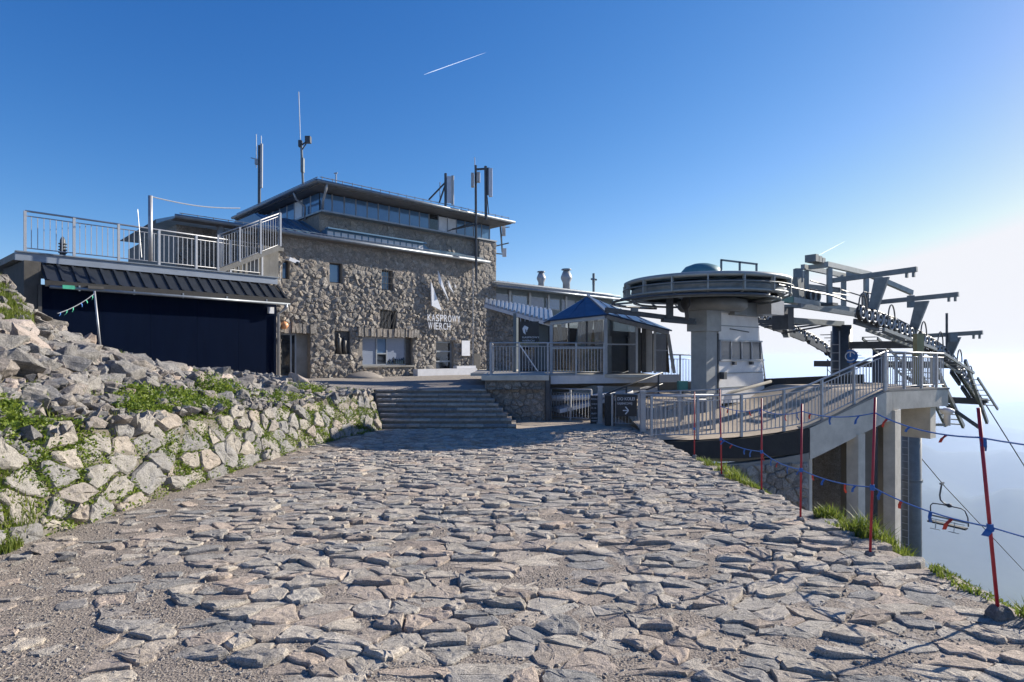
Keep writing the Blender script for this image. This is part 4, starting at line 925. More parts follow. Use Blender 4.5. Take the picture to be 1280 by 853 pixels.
cp = B(-2.4, .15, 5.05); pl = MB().tube([V(cp.x, cp.y, 5.03), V(cp.x, cp.y, ZE)], .13, 12); solo('roof_column', pl, ALU, 'round grey column carrying the low eaves above the terrace', 'column', shade=True)
# bunting before the shed
bp = at(127, 432, 14.2); bt = at(118, 364, 14.2)
po = MB().tube([bp - Z3 * .3, bt], .022, 6); solo('thin_pole', po, GALV, 'thin pale pole leaning in the boulders before the dark shed', 'pole', shade=True)
def bunting(name, label, pts, sag, flags, mats, size=.1, rope=BLUEF, rr=.008, rnd=None):
    r_ = rnd or random.Random(3); t = thing(name, label, 'bunting', pts[0]); line = []
    for a, b in zip(pts, pts[1:]):
        for i in range(12): u = i / 12; line.append(a.lerp(b, u) - Z3 * sag * 4 * u * (1 - u))
    line.append(pts[-1]); MB().tube(line, rr, 5).build('cord', rope, t)
    for i in range(flags):
        u = (i + .5 + r_.uniform(-.25, .25)) / flags * (len(line) - 1); k = min(int(u), len(line) - 2); p = line[k].lerp(line[k + 1], u - k); d = (line[k + 1] - line[k]).normalized()
        L = size * r_.uniform(.8, 1.35); wd = size * .5; sw = V(r_.gauss(0, .3), r_.gauss(0, .3), -1).normalized() * L; tw = d * wd
        cvx = d.cross(sw).normalized() * L * .12
        f = MB().add([p - tw / 2, p + tw / 2, p + tw * .55 + sw * .55 + cvx, p - tw * .42 + sw * .5 + cvx, p + tw * .62 + sw * 1.0, p - tw * .3 + sw * .93], [(0, 1, 2, 3), (3, 2, 4, 5)])
        f.build('flag', mats[i % len(mats)], t)
    return t
bunting('bunting', 'green and blue bunting tied from the thin pole to the grassy mound', [bt - Z3 * .06, at(72, 392, 12.2)], .05, 6, [GREENF, GREENF, BLUEF], .1, GALV, .008)

# ------------------------------------------------------------------ wing beyond the station
wg = thing('wing_building', 'low grey wing with metal roof and roof cowls beyond the station', 'building', B(19, -.5, .5))
W0, W1 = S1 - .3, 25.5; ZW = E + 4.05
def wbox(s0, s1, z0, z1, o0, o1): return MB().box(B((s0 + s1) / 2, (o0 + o1) / 2, (z0 + z1) / 2), (s1 - s0, o1 - o0, z1 - z0), BU, BN, Z3)
wbox(W0, W1, .3, ZW + .16, -7, -.5).build('wall', PANELG, wg)
for i in range(7):
    s = lerp(W0 + .5, W1 - 1.8, i / 6.6); fm = wbox(s, s + 1.35, ZW - 1.0, ZW - .25, -.52, -.46).build('window', FRAME, wg); wbox(s + .07, s + 1.28, ZW - .93, ZW - .32, -.47, -.45).build('pane', WINB if i % 2 else BLIND, fm)
for i in range(8): wbox(lerp(W0, W1 - .2, i / 7), lerp(W0, W1 - .2, i / 7) + .18, .4, ZW - .02, -.5, -.40).build('pilaster', ALU, wg)
wr = MB().prism([B(W0, .35, ZW), B(W1 + .3, .35, ZW), B(W1 + .3, -4, ZW + .95), B(W0, -4, ZW + .95)], Z3, .0, .12).build('roof', ROOFG, wg)
for i in range(30):
    s = lerp(W0 + .1, W1 + .2, i / 29); MB().bar(B(s, .34, ZW + .15), B(s, -3.9, ZW + 1.08), .035, .06).build('roof_seam', ROOFG, wr)
for k in (0.1, .9): MB().tube([B(W0, .2 - k, ZW + .32 + k * .22), B(W1, .2 - k, ZW + .32 + k * .22)], .03, 6).build('snow_guard', EAVE, wr)
MB().tube([B(W0, .42, ZW + .05), B(W1 + .3, .42, ZW + .05)], .08, 8).build('gutter', EAVE, wg, True)
for (px, s_) in ((676.5, 1.0), (708, 1.25)):
    p = at(px, 358 if s_ < 1.1 else 361, 44.5); p.z -= .3; v_ = thing('roof_cowl', 'smaller round vent cowl on the wing roof' if s_ < 1.1 else 'larger round vent cowl on the wing roof', 'vent', p)
    s_ *= .82; k = s_ * .43
    MB().lathe([(k * .62, 0), (k * .62, .7 * s_), (k * .95, 1.0 * s_), (k * .95, 1.12 * s_), (k * .55, 1.55 * s_)], p, 14).build('cowl_body', ALU, v_, True)
    MB().lathe([(k * .2, 1.55 * s_), (k * .9, 1.62 * s_), (k * .75, 1.7 * s_), (.0, 1.74 * s_)], p, 14).build('cowl_cap', EAVE, v_, True)
p = at(742, 372, 44); t = thing('mast_aerial', 'thin cross-shaped aerial above the wing roof', 'antenna', p)
MB().tube([p - Z3 * .4, at(742, 342, 44)], .09, 8).build('mast', LIFTM, t)
MB().tube([at(738.5, 349, 44), at(746, 350, 44)], .07, 6).build('crossbar', LIFTM, t); MB().tube([at(742, 349, 43.7), at(742, 356, 44.3)], .1, 6).build('clamp', LIFTM, t)

# ------------------------------------------------------------------ entrance terrace beside the steps
TY = 19.2; TZ = E - .61
tb = thing('terrace_block', 'granite terrace block with concrete slab beside the steps', 'wall', ((-.86 + 1.05) / 2, TY + 1, -.45))
MB().box((.095, TY + 2.05, (TZ - .22 - .5) / 2), (1.9, 4.1, TZ - .22 + .5 + .1)).build('core', MORTAR, tb)
items = []
for (c, p) in cells(-.86, 1.05, -.47, TZ - .2, .24, .20, .42, rng):
    v, f = stone(p, c, rng.uniform(.015, .06), .03, rng, .012, .2, (rng.gauss(0, .1), rng.gauss(0, .1)), .85, .06, .5)
    items.append((1, frame(V(1, 0, 0), Z3, V(0, -1, 0), V(c[0], TY - .0, c[1])), v, f))
lay(items, tb, MASON, 'block_stone', 300)
MB().box((.1, TY + 2.0, TZ - .08), (2.12, 4.3, .16)).build('slab', CONC, tb)
MB().box((1.12, TY - .06, (TZ - .47) / 2), (.13, .13, TZ + .47)).build('edge_post', LIFTD, tb)
fl = MB().box((3.0, 22.4, TZ - .06), (3.5, 4.4, .1)); fl.box((0.5, 25, TZ - .07), (4, 6.0, .1)); solo('entrance_floor', fl, CONC, 'concrete floor of the entrance terrace under the glass pavilion', 'floor')
er = thing('entrance_railing', 'pale baluster railing with a diagonal brace on the entrance terrace', 'railing', (0, TY, TZ))
x0, x1 = (613 - 640) / FPX * TY, (755 - 640) / FPX * 19.6
railing(er, [(x0, TY + .02, TZ), (x1, TY + .42, TZ)], 1.02, .95, .105, GALV, .055, .018, .024, .11, .09)
railing(er, [(x0, TY + .02, TZ), (x0 - .02, TY + 3.8, TZ)], 1.02, .95, .105, GALV, .055, .018, .024, .11, .09)
MB().bar(at(650, 432, TY - .04), at(672, 464, TY - .04), .05, .03).build('brace', WHITE, er)
sg = thing('hanging_sign', 'black sign with white emblem hanging over the entrance railing', 'sign', at(661, 430, 20.2))
a_, b_ = at(650.5, 402, 20.2), at(673.5, 428.5, 20.2)
MB().box((a_ + b_) / 2, (b_.x - a_.x, .04, a_.z - b_.z)).build('board', SIGNB, sg)
for i in range(5): MB().box(V(lerp(a_.x, b_.x, i / 4) * .98 + .01, 20.2, a_.z + .06), (.02, .02, .14)).build('hook', GALV, sg)
for pts in ([(653.0, 411), (655.5, 407), (656.5, 412), (657, 418.5), (654.2, 416)], [(655.2, 409), (656, 407), (660.5, 409.5), (659.5, 412.5), (657.6, 413)], [(657.6, 413.5), (659, 412.8), (658.6, 415.8)]):
    MB().prism([at(x, y, 20.165) for x, y in pts], V(0, -1, 0), 0, .008).build('emblem', SIGNW, sg)
for s_, x, y, z_ in (('KASPROWY', 652.8, 423.0, .075), ('WIERCH', 652.8, 427.2, .075)): text_part('lettering', s_, .085, at(x, y, 20.165), V(1, 0, 0), V(0, -1, 0), SIGNW, sg, .004, 1.25)
bx = thing('flower_trough', 'narrow planter with yellow green flowers under the black sign', 'planter', at(661, 432, 19.9))
MB().box(at(661.5, 432.5, 19.9), (.62, .16, .1)).build('trough', CONCD, bx)
fm_ = MB()
for _ in range(160): q = at(rng.uniform(649, 674), rng.uniform(428.5, 432), 19.9) + V(0, rng.uniform(-.08, .08), 0); leaf(fm_, q, rng.uniform(.03, .07))
fm_.build('flowers', YELL, bx, False, 'stuff')
# porch: stone wall, post and lean-to canopy
pc = thing('porch', 'lean-to porch with corrugated metal canopy against the granite building', 'porch', at(640, 462, 26))
c1, c2, c3, c4 = at(606, 379.5, 26.4), at(692, 403.5, 22.6), at(690, 388, 27.5), at(606, 373.5, 29.5)
ccan = MB().prism([c1, c2, c3, c4], Z3, -.05, 0).build('canopy', ROOFG, pc)
for i in range(16):
    u = (i + .5) / 16; MB().bar(c1.lerp(c2, u) + Z3 * .03, c4.lerp(c3, u) + Z3 * .03, .09, .06).build('corrugation', ROOFG, ccan)
MB().bar(c1 - Z3 * .1, c2 - Z3 * .1, .06, .14).build('verge_board', PALEP, ccan)
MB().prism([at(608, 470, 26.8), at(643, 470, 25.2), at(643, 392, 25.2), at(608, 383, 26.8)], V(0, 1, 0), 0, .3).build('porch_wall', MORTAR, pc)
items = []; pw0, pw1 = at(608, 470, 26.8), at(643, 470, 25.2); pu = (pw1 - pw0); pu.z = 0; pL = pu.length; pu.normalize(); pn = V(pu.y, -pu.x, 0)
for (c, p) in cells(0, pL, pw0.z, E + 1.9, .26, .22, .42, rng):
    v, f = stone(p, c, rng.uniform(.02, .06), .03, rng, .012, .25, (rng.gauss(0, .1), rng.gauss(0, .1)), .85, .06, .5); P_ = pw0 + pu * c[0]; items.append((1, frame(pu, Z3, pn, V(P_.x, P_.y, c[1]))  , v, f))
lay(items, pc, MASON, 'porch_stone', 150)
q = at(643.5, 455, 23.0); MB().bar(V(q.x, q.y, TZ), at(643.5, 392, 23.0), .2, .12).build('porch_post', PANELG, pc)
d0, d1 = at(648, 468, 24.6), at(690, 396, 24.2); pd = MB().box(((d0.x + d1.x) / 2, 24.6, (d0.z + d1.z) / 2), (d1.x - d0.x, .06, d1.z - d0.z)).build('porch_door', FRAMED, pc)
for u in (.12, .55): MB().box((lerp(d0.x, d1.x, u + .18), 24.55, (d0.z + d1.z) / 2), ((d1.x - d0.x) * .36, .03, (d1.z - d0.z) * .85)).build('pane', WIND if u < .3 else PANELG, pd)

# ------------------------------------------------------------------ glass pavilion
pv = thing('glass_pavilion', 'glazed entrance pavilion with royal blue hipped roof', 'pavilion', at(757, 471, 20.6))
P1, P2, P3 = at(689, 0, 21.6), at(757, 0, 20.5), at(835, 0, 21.5)
def pz(p, z): return V(p.x, p.y, z)
zf = TZ; e1z, e2z, e3z = E + 1.22, E + 1.36, E + .86
apex = at(735, 372, 22.6); tail = at(800, 398, 24.6); P4 = V(P3.x + .35, P3.y + 2.4, 0); P5 = V(P1.x - .3, P1.y + 3.2, 0)
ov = .12
def sheet(pts, nm, mt, par, t=.05):
    n_ = (pts[1] - pts[0]).cross(pts[2] - pts[0]).normalized(); return MB().prism(pts, n_, 0, t).build(nm, mt, par)
rf_ = sheet([pz(P1, e1z) + V(-.1, -.12, 0), pz(P2, e2z) + V(.06, -.14, 0), apex], 'roof', ROYAL, pv)
sheet([pz(P2, e2z) + V(.06, -.14, 0), pz(P3, e3z) + V(.12, -.05, 0), tail, apex], 'roof', ROYAL, pv)
sheet([pz(P5, e1z), pz(P1, e1z) + V(-.1, -.12, 0), apex], 'roof', ROYAL, pv)
for u in (.33, .62): MB().bar((pz(P1, e1z)).lerp(pz(P2, e2z), u) + V(0, -.1, .06), apex.lerp(pz(P1, e1z), .1) + V(0, -.03, .06), .025, .04).build('roof_seam', ROYAL, rf_)
for u in (.2, .4, .6, .8): MB().bar(pz(P2, e2z).lerp(pz(P3, e3z), u) + V(.05, -.1, .06), apex.lerp(tail, u) + V(0, 0, .06), .025, .04).build('roof_seam', ROOFG, rf_)
MB().bar(pz(P1, e1z - .05), pz(P2, e2z - .05), .14, .14).build('eaves_beam', ALU, pv); MB().bar(pz(P2, e2z - .04), pz(P3, e3z - .04), .14, .14).build('eaves_beam', GALV, pv)
MB().bar(pz(P2, e2z) + V(.05, -.1, .08), apex + Z3 * .08, .09, .06).build('hip_cap', ROOFG, rf_)
for p, z1 in ((P1, e1z), (P2, e2z)): MB().bar(pz(p, zf), pz(p, z1 - .1), .11, .11).build('corner_post', ALU, pv)
MB().bar(pz(P3, zf) + V(.22, 0, 0), pz(P3, e3z - .1), .10, .10).build('corner_post', ALU, pv)
def pane_on(A_, B_, u0, u1, z0f, z1f, mt, nm='pane', push=0.0):
    a = A_.lerp(B_, u0); b = A_.lerp(B_, u1); n_ = V(-(B_ - A_).y, (B_ - A_).x, 0).normalized()
    return MB().prism([pz(a, z0f(u0)), pz(b, z0f(u1)), pz(b, z1f(u1)), pz(a, z1f(u0))], n_, push, push + .012).build(nm, mt, pv)
flo = lambda u: zf + .02
tp1 = lambda u: lerp(e1z, e2z, u) - .13; tp2 = lambda u: lerp(e2z, e3z, u) - .12
for i in range(3): pane_on(P1, P2, i / 3 + .02, (i + 1) / 3 - .02, lambda u: zf + .9, tp1, GLASSF)
pane_on(P1, P2, .02, .98, flo, lambda u: zf + .86, GLASSF)
MB().bar(pz(P1, zf + .88), pz(P2, zf + .88), .05, .06).build('transom', GALV, pv)
for u in (1 / 3, 2 / 3): MB().bar(pz(P1.lerp(P2, u), zf + .9), pz(P1.lerp(P2, u), tp1(u)), .035, .05).build('mullion', FRAMED, pv)
# folded curtains inside the front glass
for (u0_, u1_, lean) in ((.12, .20, .1), (.52, .80, -.12), (.80, .97, .05)):
    mbc = MB(); m_ = 18
    for i in range(m_ + 1):
        u = lerp(u0_, u1_, i / m_); q = P1.lerp(P2, u); mbc.v += [(q.x + lean, q.y + .18 + .05 * math.sin(i * 1.9), zf + .9), (q.x, q.y + .18 + .04 * math.sin(i * 1.9 + .4), tp1(u))]
    mbc.f = [(2 * i, 2 * i + 2, 2 * i + 3, 2 * i + 1) for i in range(m_)]; mbc.build('curtain', CURT, pv, True)
# side with the door
ud0, ud1 = .50, .76
pane_on(P2, P3, .03, .47, flo, lambda u: zf + .98, GLASS); pane_on(P2, P3, .03, .47, lambda u: zf + 1.02, tp2, GLASS)
pane_on(P2, P3, ud0, ud1, lambda u: zf + 1.62, tp2, GLASS); pane_on(P2, P3, .80, .97, flo, lambda u: zf + .78, GLASS); pane_on(P2, P3, .80, .97, lambda u: zf + .82, tp2, GLASS)
for u in (.485, .78): MB().bar(pz(P2.lerp(P3, u), zf), pz(P2.lerp(P3, u), tp2(u)), .07, .08).build('mullion', ALU, pv)
MB().bar(pz(P2, zf + 1.0), pz(P2.lerp(P3, .485), zf + 1.0), .04, .05).build('transom', GALV, pv); MB().bar(pz(P2.lerp(P3, .78), zf + .8), pz(P3, zf + .8), .04, .05).build('transom', GALV, pv)
MB().bar(pz(P2.lerp(P3, ud0), zf + 1.6), pz(P2.lerp(P3, ud1), zf + 1.6), .07, .07).build('door_head', ALU, pv)
for u in (.52, .60): q = P2.lerp(P3, u); MB().box((q.x + .02, q.y + .1, zf + .8), (.14, .05, 1.56)).build('strip_curtain', FRAMED, pv)
q = P2.lerp(P3, .70); MB().box((q.x, q.y + .12, zf + .8), (.22, .05, 1.56)).build('strip_curtain', CURT, pv)
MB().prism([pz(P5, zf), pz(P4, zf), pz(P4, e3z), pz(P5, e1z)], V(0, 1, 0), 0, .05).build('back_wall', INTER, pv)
MB().box((P2.x - .2, P2.y + 1.6, zf + .45), (1.3, .5, .9)).build('counter', MASON, pv); MB().box((P2.x + 1.1, P2.y + 2.0, zf + .55), (.5, .4, 1.1)).build('ticket_stand', FRAMED, pv)
MB().prism([pz(P3, zf) + V(.1, .3, 0), pz(P4, zf), pz(P4, e3z), pz(P3, e3z) + V(0, .3, 0)], V(1, 0, 0), 0, .04).build('end_wall', INTER, pv)  # added dark wall, stands in for the dark reflection in the end panes
# pale plinth and ramp with black handrails
pl = thing('pavilion_plinth', 'pale panelled plinth and side ramp below the glass pavilion', 'plinth', pz(P2, -.45))
for i in range(7):
    a = V(1.25, 19.7, 0).lerp(V(P2.x + .2, P2.y - .2, 0), i / 7); b = V(1.25, 19.7, 0).lerp(V(P2.x + .2, P2.y - .2, 0), (i + 1) / 7); MB().bar(pz(a, zf - .17) , pz(b, zf - .17), .04, .27).build('plinth_panel', PALEP, pl)
for i in range(5):
    a = V(P2.x + .2, P2.y - .2, 0).lerp(V(P3.x + .3, P3.y - .3, 0), i / 5); b = V(P2.x + .2, P2.y - .2, 0).lerp(V(P3.x + .3, P3.y - .3, 0), (i + 1) / 5); MB().bar(pz(a, zf - .17), pz(b, zf - .17), .04, .27).build('plinth_panel', PALEP, pl)
MB().box((3.1, 21.6, (TZ - .5) / 2 - .06), (3.9, .12, TZ + .5 - .1)).build('under_wall', CONCD, pl)
ra_, rb2 = at(700, 512, 19.2), at(822, 484, 20.6)
MB().prism([ra_, rb2, rb2 + V(-.2, .9, 0), ra_ + V(-.2, .9, 0)], Z3, -.12, 0).build('ramp_slab', PALEP, pl)
MB().prism([at(690, 505, 19.9), at(800, 487, 20.3), at(800, 484, 20.3), at(740, 482, 20.2), at(690, 496, 19.9)], V(0, 1, 0), 0, .05).build('ramp_infill', CONCD, pl)
MB().tube([at(690, 498, 19.6), at(735, 497, 19.6), at(790, 490, 20.0)], .09, 8).build('bumper_tube', PALEP, pl, True)
hr = thing('ramp_handrail', 'black tube handrail rising along the pavilion ramp', 'handrail', ra_)
for dz in (0, 14): MB().tube([at(757, 494 + dz, 19.1), at(760, 492 + dz, 19.1), at(790, 480 + dz, 19.6), at(828, 466 + dz, 20.2)], .03, 6).build('handrail', LIFTD, hr, True)
for (x, y0, y1, Y) in ((760, 492, 512, 19.1), (783, 482, 506, 19.5), (823, 469, 494, 20.1)): MB().bar(at(x, y0, Y), at(x, y1, Y), .05, .05).build('post', LIFTD, hr)

# ------------------------------------------------------------------ loading ramp on its concrete frame
rng = random.Random(41)
def ryf(X): return interp(X, [(3.3, 15.0), (4.6, 15.2), (7.7, 15.8), (10.3, 16.8), (13.26, 18.6)])
def rzf(X): return E + interp(X, [(3.3, -2.07), (4.6, -2.10), (6, -2.05), (7.0, -1.95), (7.75, -1.84), (10.3, -.97), (13.3, -1.0)])
def deck_z(X, Y): return min(E - .98, rzf(X) + .10 * max(0, Y - ryf(X)))
mb = MB(); NX, NY = 60, 14
for j in range(NY + 1):
    for i in range(NX + 1):
        X = lerp(3.42, 13.2, i / NX); Y = lerp(ryf(X), 23.0, j / NY); mb.v.append((X, Y, deck_z(X, Y)))
n_ = NX + 1; mb.f = [(j * n_ + i, j * n_ + i + 1, (j + 1) * n_ + i + 1, (j + 1) * n_ + i) for j in range(NY) for i in range(NX)]
struct('loading_ramp', mb, TAN, True)
mb = MB(); mb.v = [(-.1, 16.95, -.392), (3.5, 16.2, -.392), (3.5, 22.6, -.392), (-.1, 22.6, -.392)]; mb.f = [(0, 1, 2, 3)]
struct('apron', mb, TAN)
cf = thing('concrete_platform', 'raw concrete frame with columns carrying the raised ramp end', 'platform', (10, 17.5, E - 5.8))
def strip(x0, x1, top, dep, back, n=10):
    m = MB(); Xs = [lerp(x0, x1, i / n) for i in range(n + 1)]
    for X in Xs:
        y = ryf(X) - .06; z = rzf(X) - top; d = dep(X) if callable(dep) else dep
        m.v += [(X, y, z), (X, y + back, z), (X, y + back, z - d), (X, y, z - d)]
    for i in range(n):
        a = 4 * i; b = a + 4
        m.f += [(a + k, b + k, b + (k + 1) % 4, a + (k + 1) % 4) for k in range(4)]
    m.f += [(3, 2, 1, 0), (4 * n, 4 * n + 1, 4 * n + 2, 4 * n + 3)]; return m
strip(3.3, 7.70, .03, lambda X: lerp(.35, .62, (X - 3.3) / 4.4), .3).build('skirt', BLACKW, cf)
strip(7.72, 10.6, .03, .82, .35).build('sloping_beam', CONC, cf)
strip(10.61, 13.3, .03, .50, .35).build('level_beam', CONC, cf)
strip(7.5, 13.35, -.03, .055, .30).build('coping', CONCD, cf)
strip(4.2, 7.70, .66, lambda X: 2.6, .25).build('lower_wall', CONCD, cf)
items = []; lu = V(3.5, .66, 0).normalized(); ln = V(lu.y, -lu.x, 0); lo = V(4.2, ryf(4.2) - .07, 0)
for (c, p) in cells(0, 3.52, E - 5.4, E - 2.75, .27, .22, .44, rng, None, .5, .15):
    v, f = stone(p, c, rng.uniform(.02, .06), .04, rng, .012, .15, (rng.gauss(0, .1), rng.gauss(0, .1)), .86, .08, .5); P_ = lo + lu * c[0]
    items.append((c[1], frame(lu, Z3, ln, V(P_.x, P_.y, c[1])), v, f))
lay(items, cf, MASON, 'wall_stone', 200)
def colm(px0, px1, Y, ztop, zbot, nm='column', mt=CONC, dep=.4):
    x0, x1 = (px0 - 640) / FPX * Y, (px1 - 640) / FPX * Y; MB().box(((x0 + x1) / 2, Y + dep / 2, (ztop + zbot) / 2), (x1 - x0, dep, ztop - zbot)).build(nm, mt, cf)
AD = V(math.sin(R(52)), math.cos(R(52)), 0); AM = V(AD.y, -AD.x, 0)
def rcol(px, Y, wm, wd, zt, zb, nm='column', mt=CONC):
    p = at(px, HOR, Y) + AD * wd / 2 - AM * wm / 2; MB().box(V(p.x, p.y, (zt + zb) / 2), (wd, wm, zt - zb), AD, AM, Z3).build(nm, mt, cf)
rcol(1007, 15.95, .2, .36, rzf(7.8) - .9, E - 6); rcol(1073, 16.3, .3, .42, rzf(9.3) - .8, E - 7.5); rcol(1119, 16.85, .3, .40, rzf(10.7) - .54, E - 8); rcol(1163, 18.3, .8, .45, E - 1.56, E - 2.5, 'cantilever_box')
colm(1017, 1058, 18.0, rzf(8.6) - 1.0, E - 8, 'back_wall', MASON, .3)
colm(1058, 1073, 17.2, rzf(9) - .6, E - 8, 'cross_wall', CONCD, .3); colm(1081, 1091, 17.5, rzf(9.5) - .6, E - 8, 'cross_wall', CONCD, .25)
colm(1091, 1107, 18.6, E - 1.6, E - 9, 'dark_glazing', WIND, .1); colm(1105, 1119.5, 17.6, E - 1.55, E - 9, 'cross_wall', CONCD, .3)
x0, x1 = (1125 - 640) / FPX * 18.7, (1173 - 640) / FPX * 18.7
mb = MB(); mb.v = [(3.4, 22.98, E - 4), (13.2, 22.98, E - 4), (13.2, 22.98, E - .98), (3.4, 22.98, E - .98)]; mb.f = [(0, 1, 2, 3)]; mb.build('back_edge', CONCD, cf)
bw = thing('ramp_barrier', 'low black barrier wall behind the tan ramp', 'barrier', (9, 20.2, E - 1.2))
MB().bar((6.9, 20.3, E - 1.1), (12.6, 21.8, E - .92), .1, .52).build('barrier_panel', BLACKW, bw)
MB().tube([(4.6, 18.0, E - 1.55), (6.6, 19.2, E - 1.25), (8.6, 20.2, E - .85)], .05, 8).build('barrier_rail', CONCD, bw, True)
rr = thing('ramp_railing', 'long galvanised railing climbing along the loading ramp edge', 'railing', (8, 16, E - 2))
pts = [(X, ryf(X) + .02, rzf(X) + .02) for X in [3.45, 4.0, 4.6, 5.2, 5.8, 6.4, 7.0, 7.7, 8.4, 9.1, 9.7, 10.3]]
railing(rr, pts, 1.06, 1.12, .125, GALV, .06, .018, .026, .12, .10)
r2 = thing('platform_railing', 'straight galvanised railing round the raised platform end', 'railing', (12, 18, E - 1))
railing(r2, [(10.36, 16.85, E - .95), (11.8, 17.7, E - .96), (13.2, 18.6, E - .98), (13.25, 21.0, E - .98)], 1.05, 1.02, .115, GALV, .06, .018, .026, .12, .10)
# queue gates and signs before the ramp
def gate(label, pts, h=1.0, gap=.9, bal=.10):
    g = thing('queue_railing', label, 'railing', pts[0]); railing(g, pts, h, gap, bal, GALV, .05, .016, .022, .12, .10); return g
gz = -.39
gate('galvanised gate railing running from the terrace block to the tall sign', [(1.25, 19.6, gz), (2.45, 18.8, gz)])
gate('short galvanised railing carrying the arrow sign', [(2.92, 17.7, gz), (3.62, 17.35, gz)], .95, .7)
gate('galvanised queue railing just behind the ramp railing', [(3.5, 16.15, gz), (5.4, 16.3, gz - .02)], 1.02, .95)
gate('innermost galvanised queue railing beside the lift column', [(3.75, 17.6, gz), (5.9, 17.2, gz + .1)], 1.0, .95)
for (px, Y, lab) in ((803.5, 16.0, 'stout square gate post at the ramp entrance'), (750, 18.3, 'stout square gate post beside the tall sign')):
    X = (px - 640) / FPX * Y; t = thing('gate_post', lab, 'post', (X, Y, gz)); MB().box((X, Y, gz + .55), (.13, .13, 1.1)).build('shaft', ALU, t); MB().box((X, Y, gz + 1.12), (.17, .17, .05)).build('cap', GALV, t); MB().box((X, Y, gz + .02), (.2, .2, .04)).build('foot_plate', GALV, t)
def board(name, label, px0, py0, px1, py1, Y, lines, arrow=None, legs=None):
    a, b = at(px0, py0, Y), at(px1, py1, Y); t = thing(name, label, 'sign', V((a.x + b.x) / 2, Y, b.z if legs is None else gz))
    MB().box((a + b) / 2, (b.x - a.x, .05, a.z - b.z)).build('board', SIGNB, t)
    if legs is not None:
        for x in (a.x + .03, b.x - .03): MB().box((x, Y + .05, (gz + b.z) / 2), (.04, .04, b.z - gz)).build('leg', LIFTD, t)
    for (s_, x, y, sz, sx) in lines: text_part('lettering', s_, sz, at(x, y, Y - .03), V(1, 0, 0), V(0, -1, 0), SIGNW, t, .004, sx)
    if arrow:
        x, y = arrow; MB().bar(at(x - 3.4, y, Y - .03), at(x + 3.2, y, Y - .03), .01, .028).build('arrow_shaft', SIGNW, t)
        for dy in (-4.6, 4.6): MB().bar(at(x - .2, y + dy, Y - .034), at(x + 3.6, y, Y - .034), .01, .03).build('arrow_head', SIGNW, t)
board('direction_sign', 'black sign with two white lines and a right arrow', 770, 493.5, 796, 520.5, 17.35, [('DO KOLEI', 771.6, 500.6, .125, .88), ('GĄSIENICOWEJ', 771.6, 505.8, .085, .72)], (782, 513.3))
board('information_sign', 'tall narrow black sign with small white text lines by the gate', 738, 494.5, 748.5, 533, 18.4, [('KOLEJ', 739.3, 500, .07, 1.1), ('GODZINY', 739.3, 506, .055, 1), ('8 - 16', 739.3, 511, .06, 1), ('BILETY', 739.3, 518, .06, 1), ('ULGOWY', 739.3, 523.5, .055, 1), ('NORMALNY', 739.3, 527, .045, 1)], None, True)
t = thing('ticket_pillar', 'plain black pillar standing between the two black signs', 'pillar', at(762, 536, 17.9)); a, b = at(756.5, 494.5, 17.9), at(767.5, 535, 17.9)
MB().box((a + b) / 2, (b.x - a.x, .2, a.z - b.z)).build('housing', SIGNB, t); MB().box(((a.x + b.x) / 2, 17.9, a.z + .02), (b.x - a.x + .04, .24, .04)).build('lid', LIFTD, t)
q = at(853.5, 486, 17.6); t = thing('control_box', 'small dark green control box behind the queue railing', 'box', V(q.x, 17.6, gz)); MB().box(at(853, 483, 17.6), (.26, .2, .3)).build('housing', GREEN, t); MB().bar(V(q.x, 17.65, gz), at(853, 489, 17.65), .05, .05).build('stand', LIFTD, t)
fr2 = thing('rear_railing', 'thin railing between the pavilion and the lift column', 'railing', at(835, 478, 23)); railing(fr2, [at(828, 480, 23), at(872, 480, 23.2)], 1.1, .7, .12, GALV, .05, .016, .024, .16, .1)

# ------------------------------------------------------------------ chair lift: return wheel station
LC = V(6, 19, 0); LD = V(math.sin(R(52)), math.cos(R(52)), 0); LM = V(LD.y, -LD.x, 0)
def LP(L, m, z): return LC + LD * L + LM * m + Z3 * (E + z)
def lbox(L0, L1, m0, m1, z0, z1): return MB().box(LP((L0 + L1) / 2, (m0 + m1) / 2, (z0 + z1) / 2), (L1 - L0, m1 - m0, z1 - z0), LD, LM, Z3)
ws = thing('lift_terminal', 'chairlift return wheel on a grey box column with teal hub', 'chairlift', LP(0, 0, -1.5))
COLM = M('column_paint', (.30, .315, .32), .5, .1, c2=(.23, .245, .25), vs=2.2, bump=.08, bs=12)
lbox(-.28, .28, -.28, .28, -2.2, .76).build('column', COLM, ws); lbox(-.38, .38, -.36, .36, .76, 1.44).build('column_head', COLM, ws)
lbox(.29, .36, -.3, .3, -1.6, .7).build('cable_duct', LIFTD, ws)
MB().lathe([(.95, 1.40), (1.05, 1.5), (1.05, 1.72), (.7, 1.8), (.6, 1.95)], LP(.35, .05, 0), 28).build('gear_drum', LIFTG, ws, True)
lbox(.9, 2.6, -.5, .5, 1.3, 1.72).build('drive_housing', LIFTG, ws); lbox(2.2, 3.0, .1, 1.0, 1.34, 1.8).build('counterweight_box', ALU, ws)
wc = LP(0.05, 0, 0)
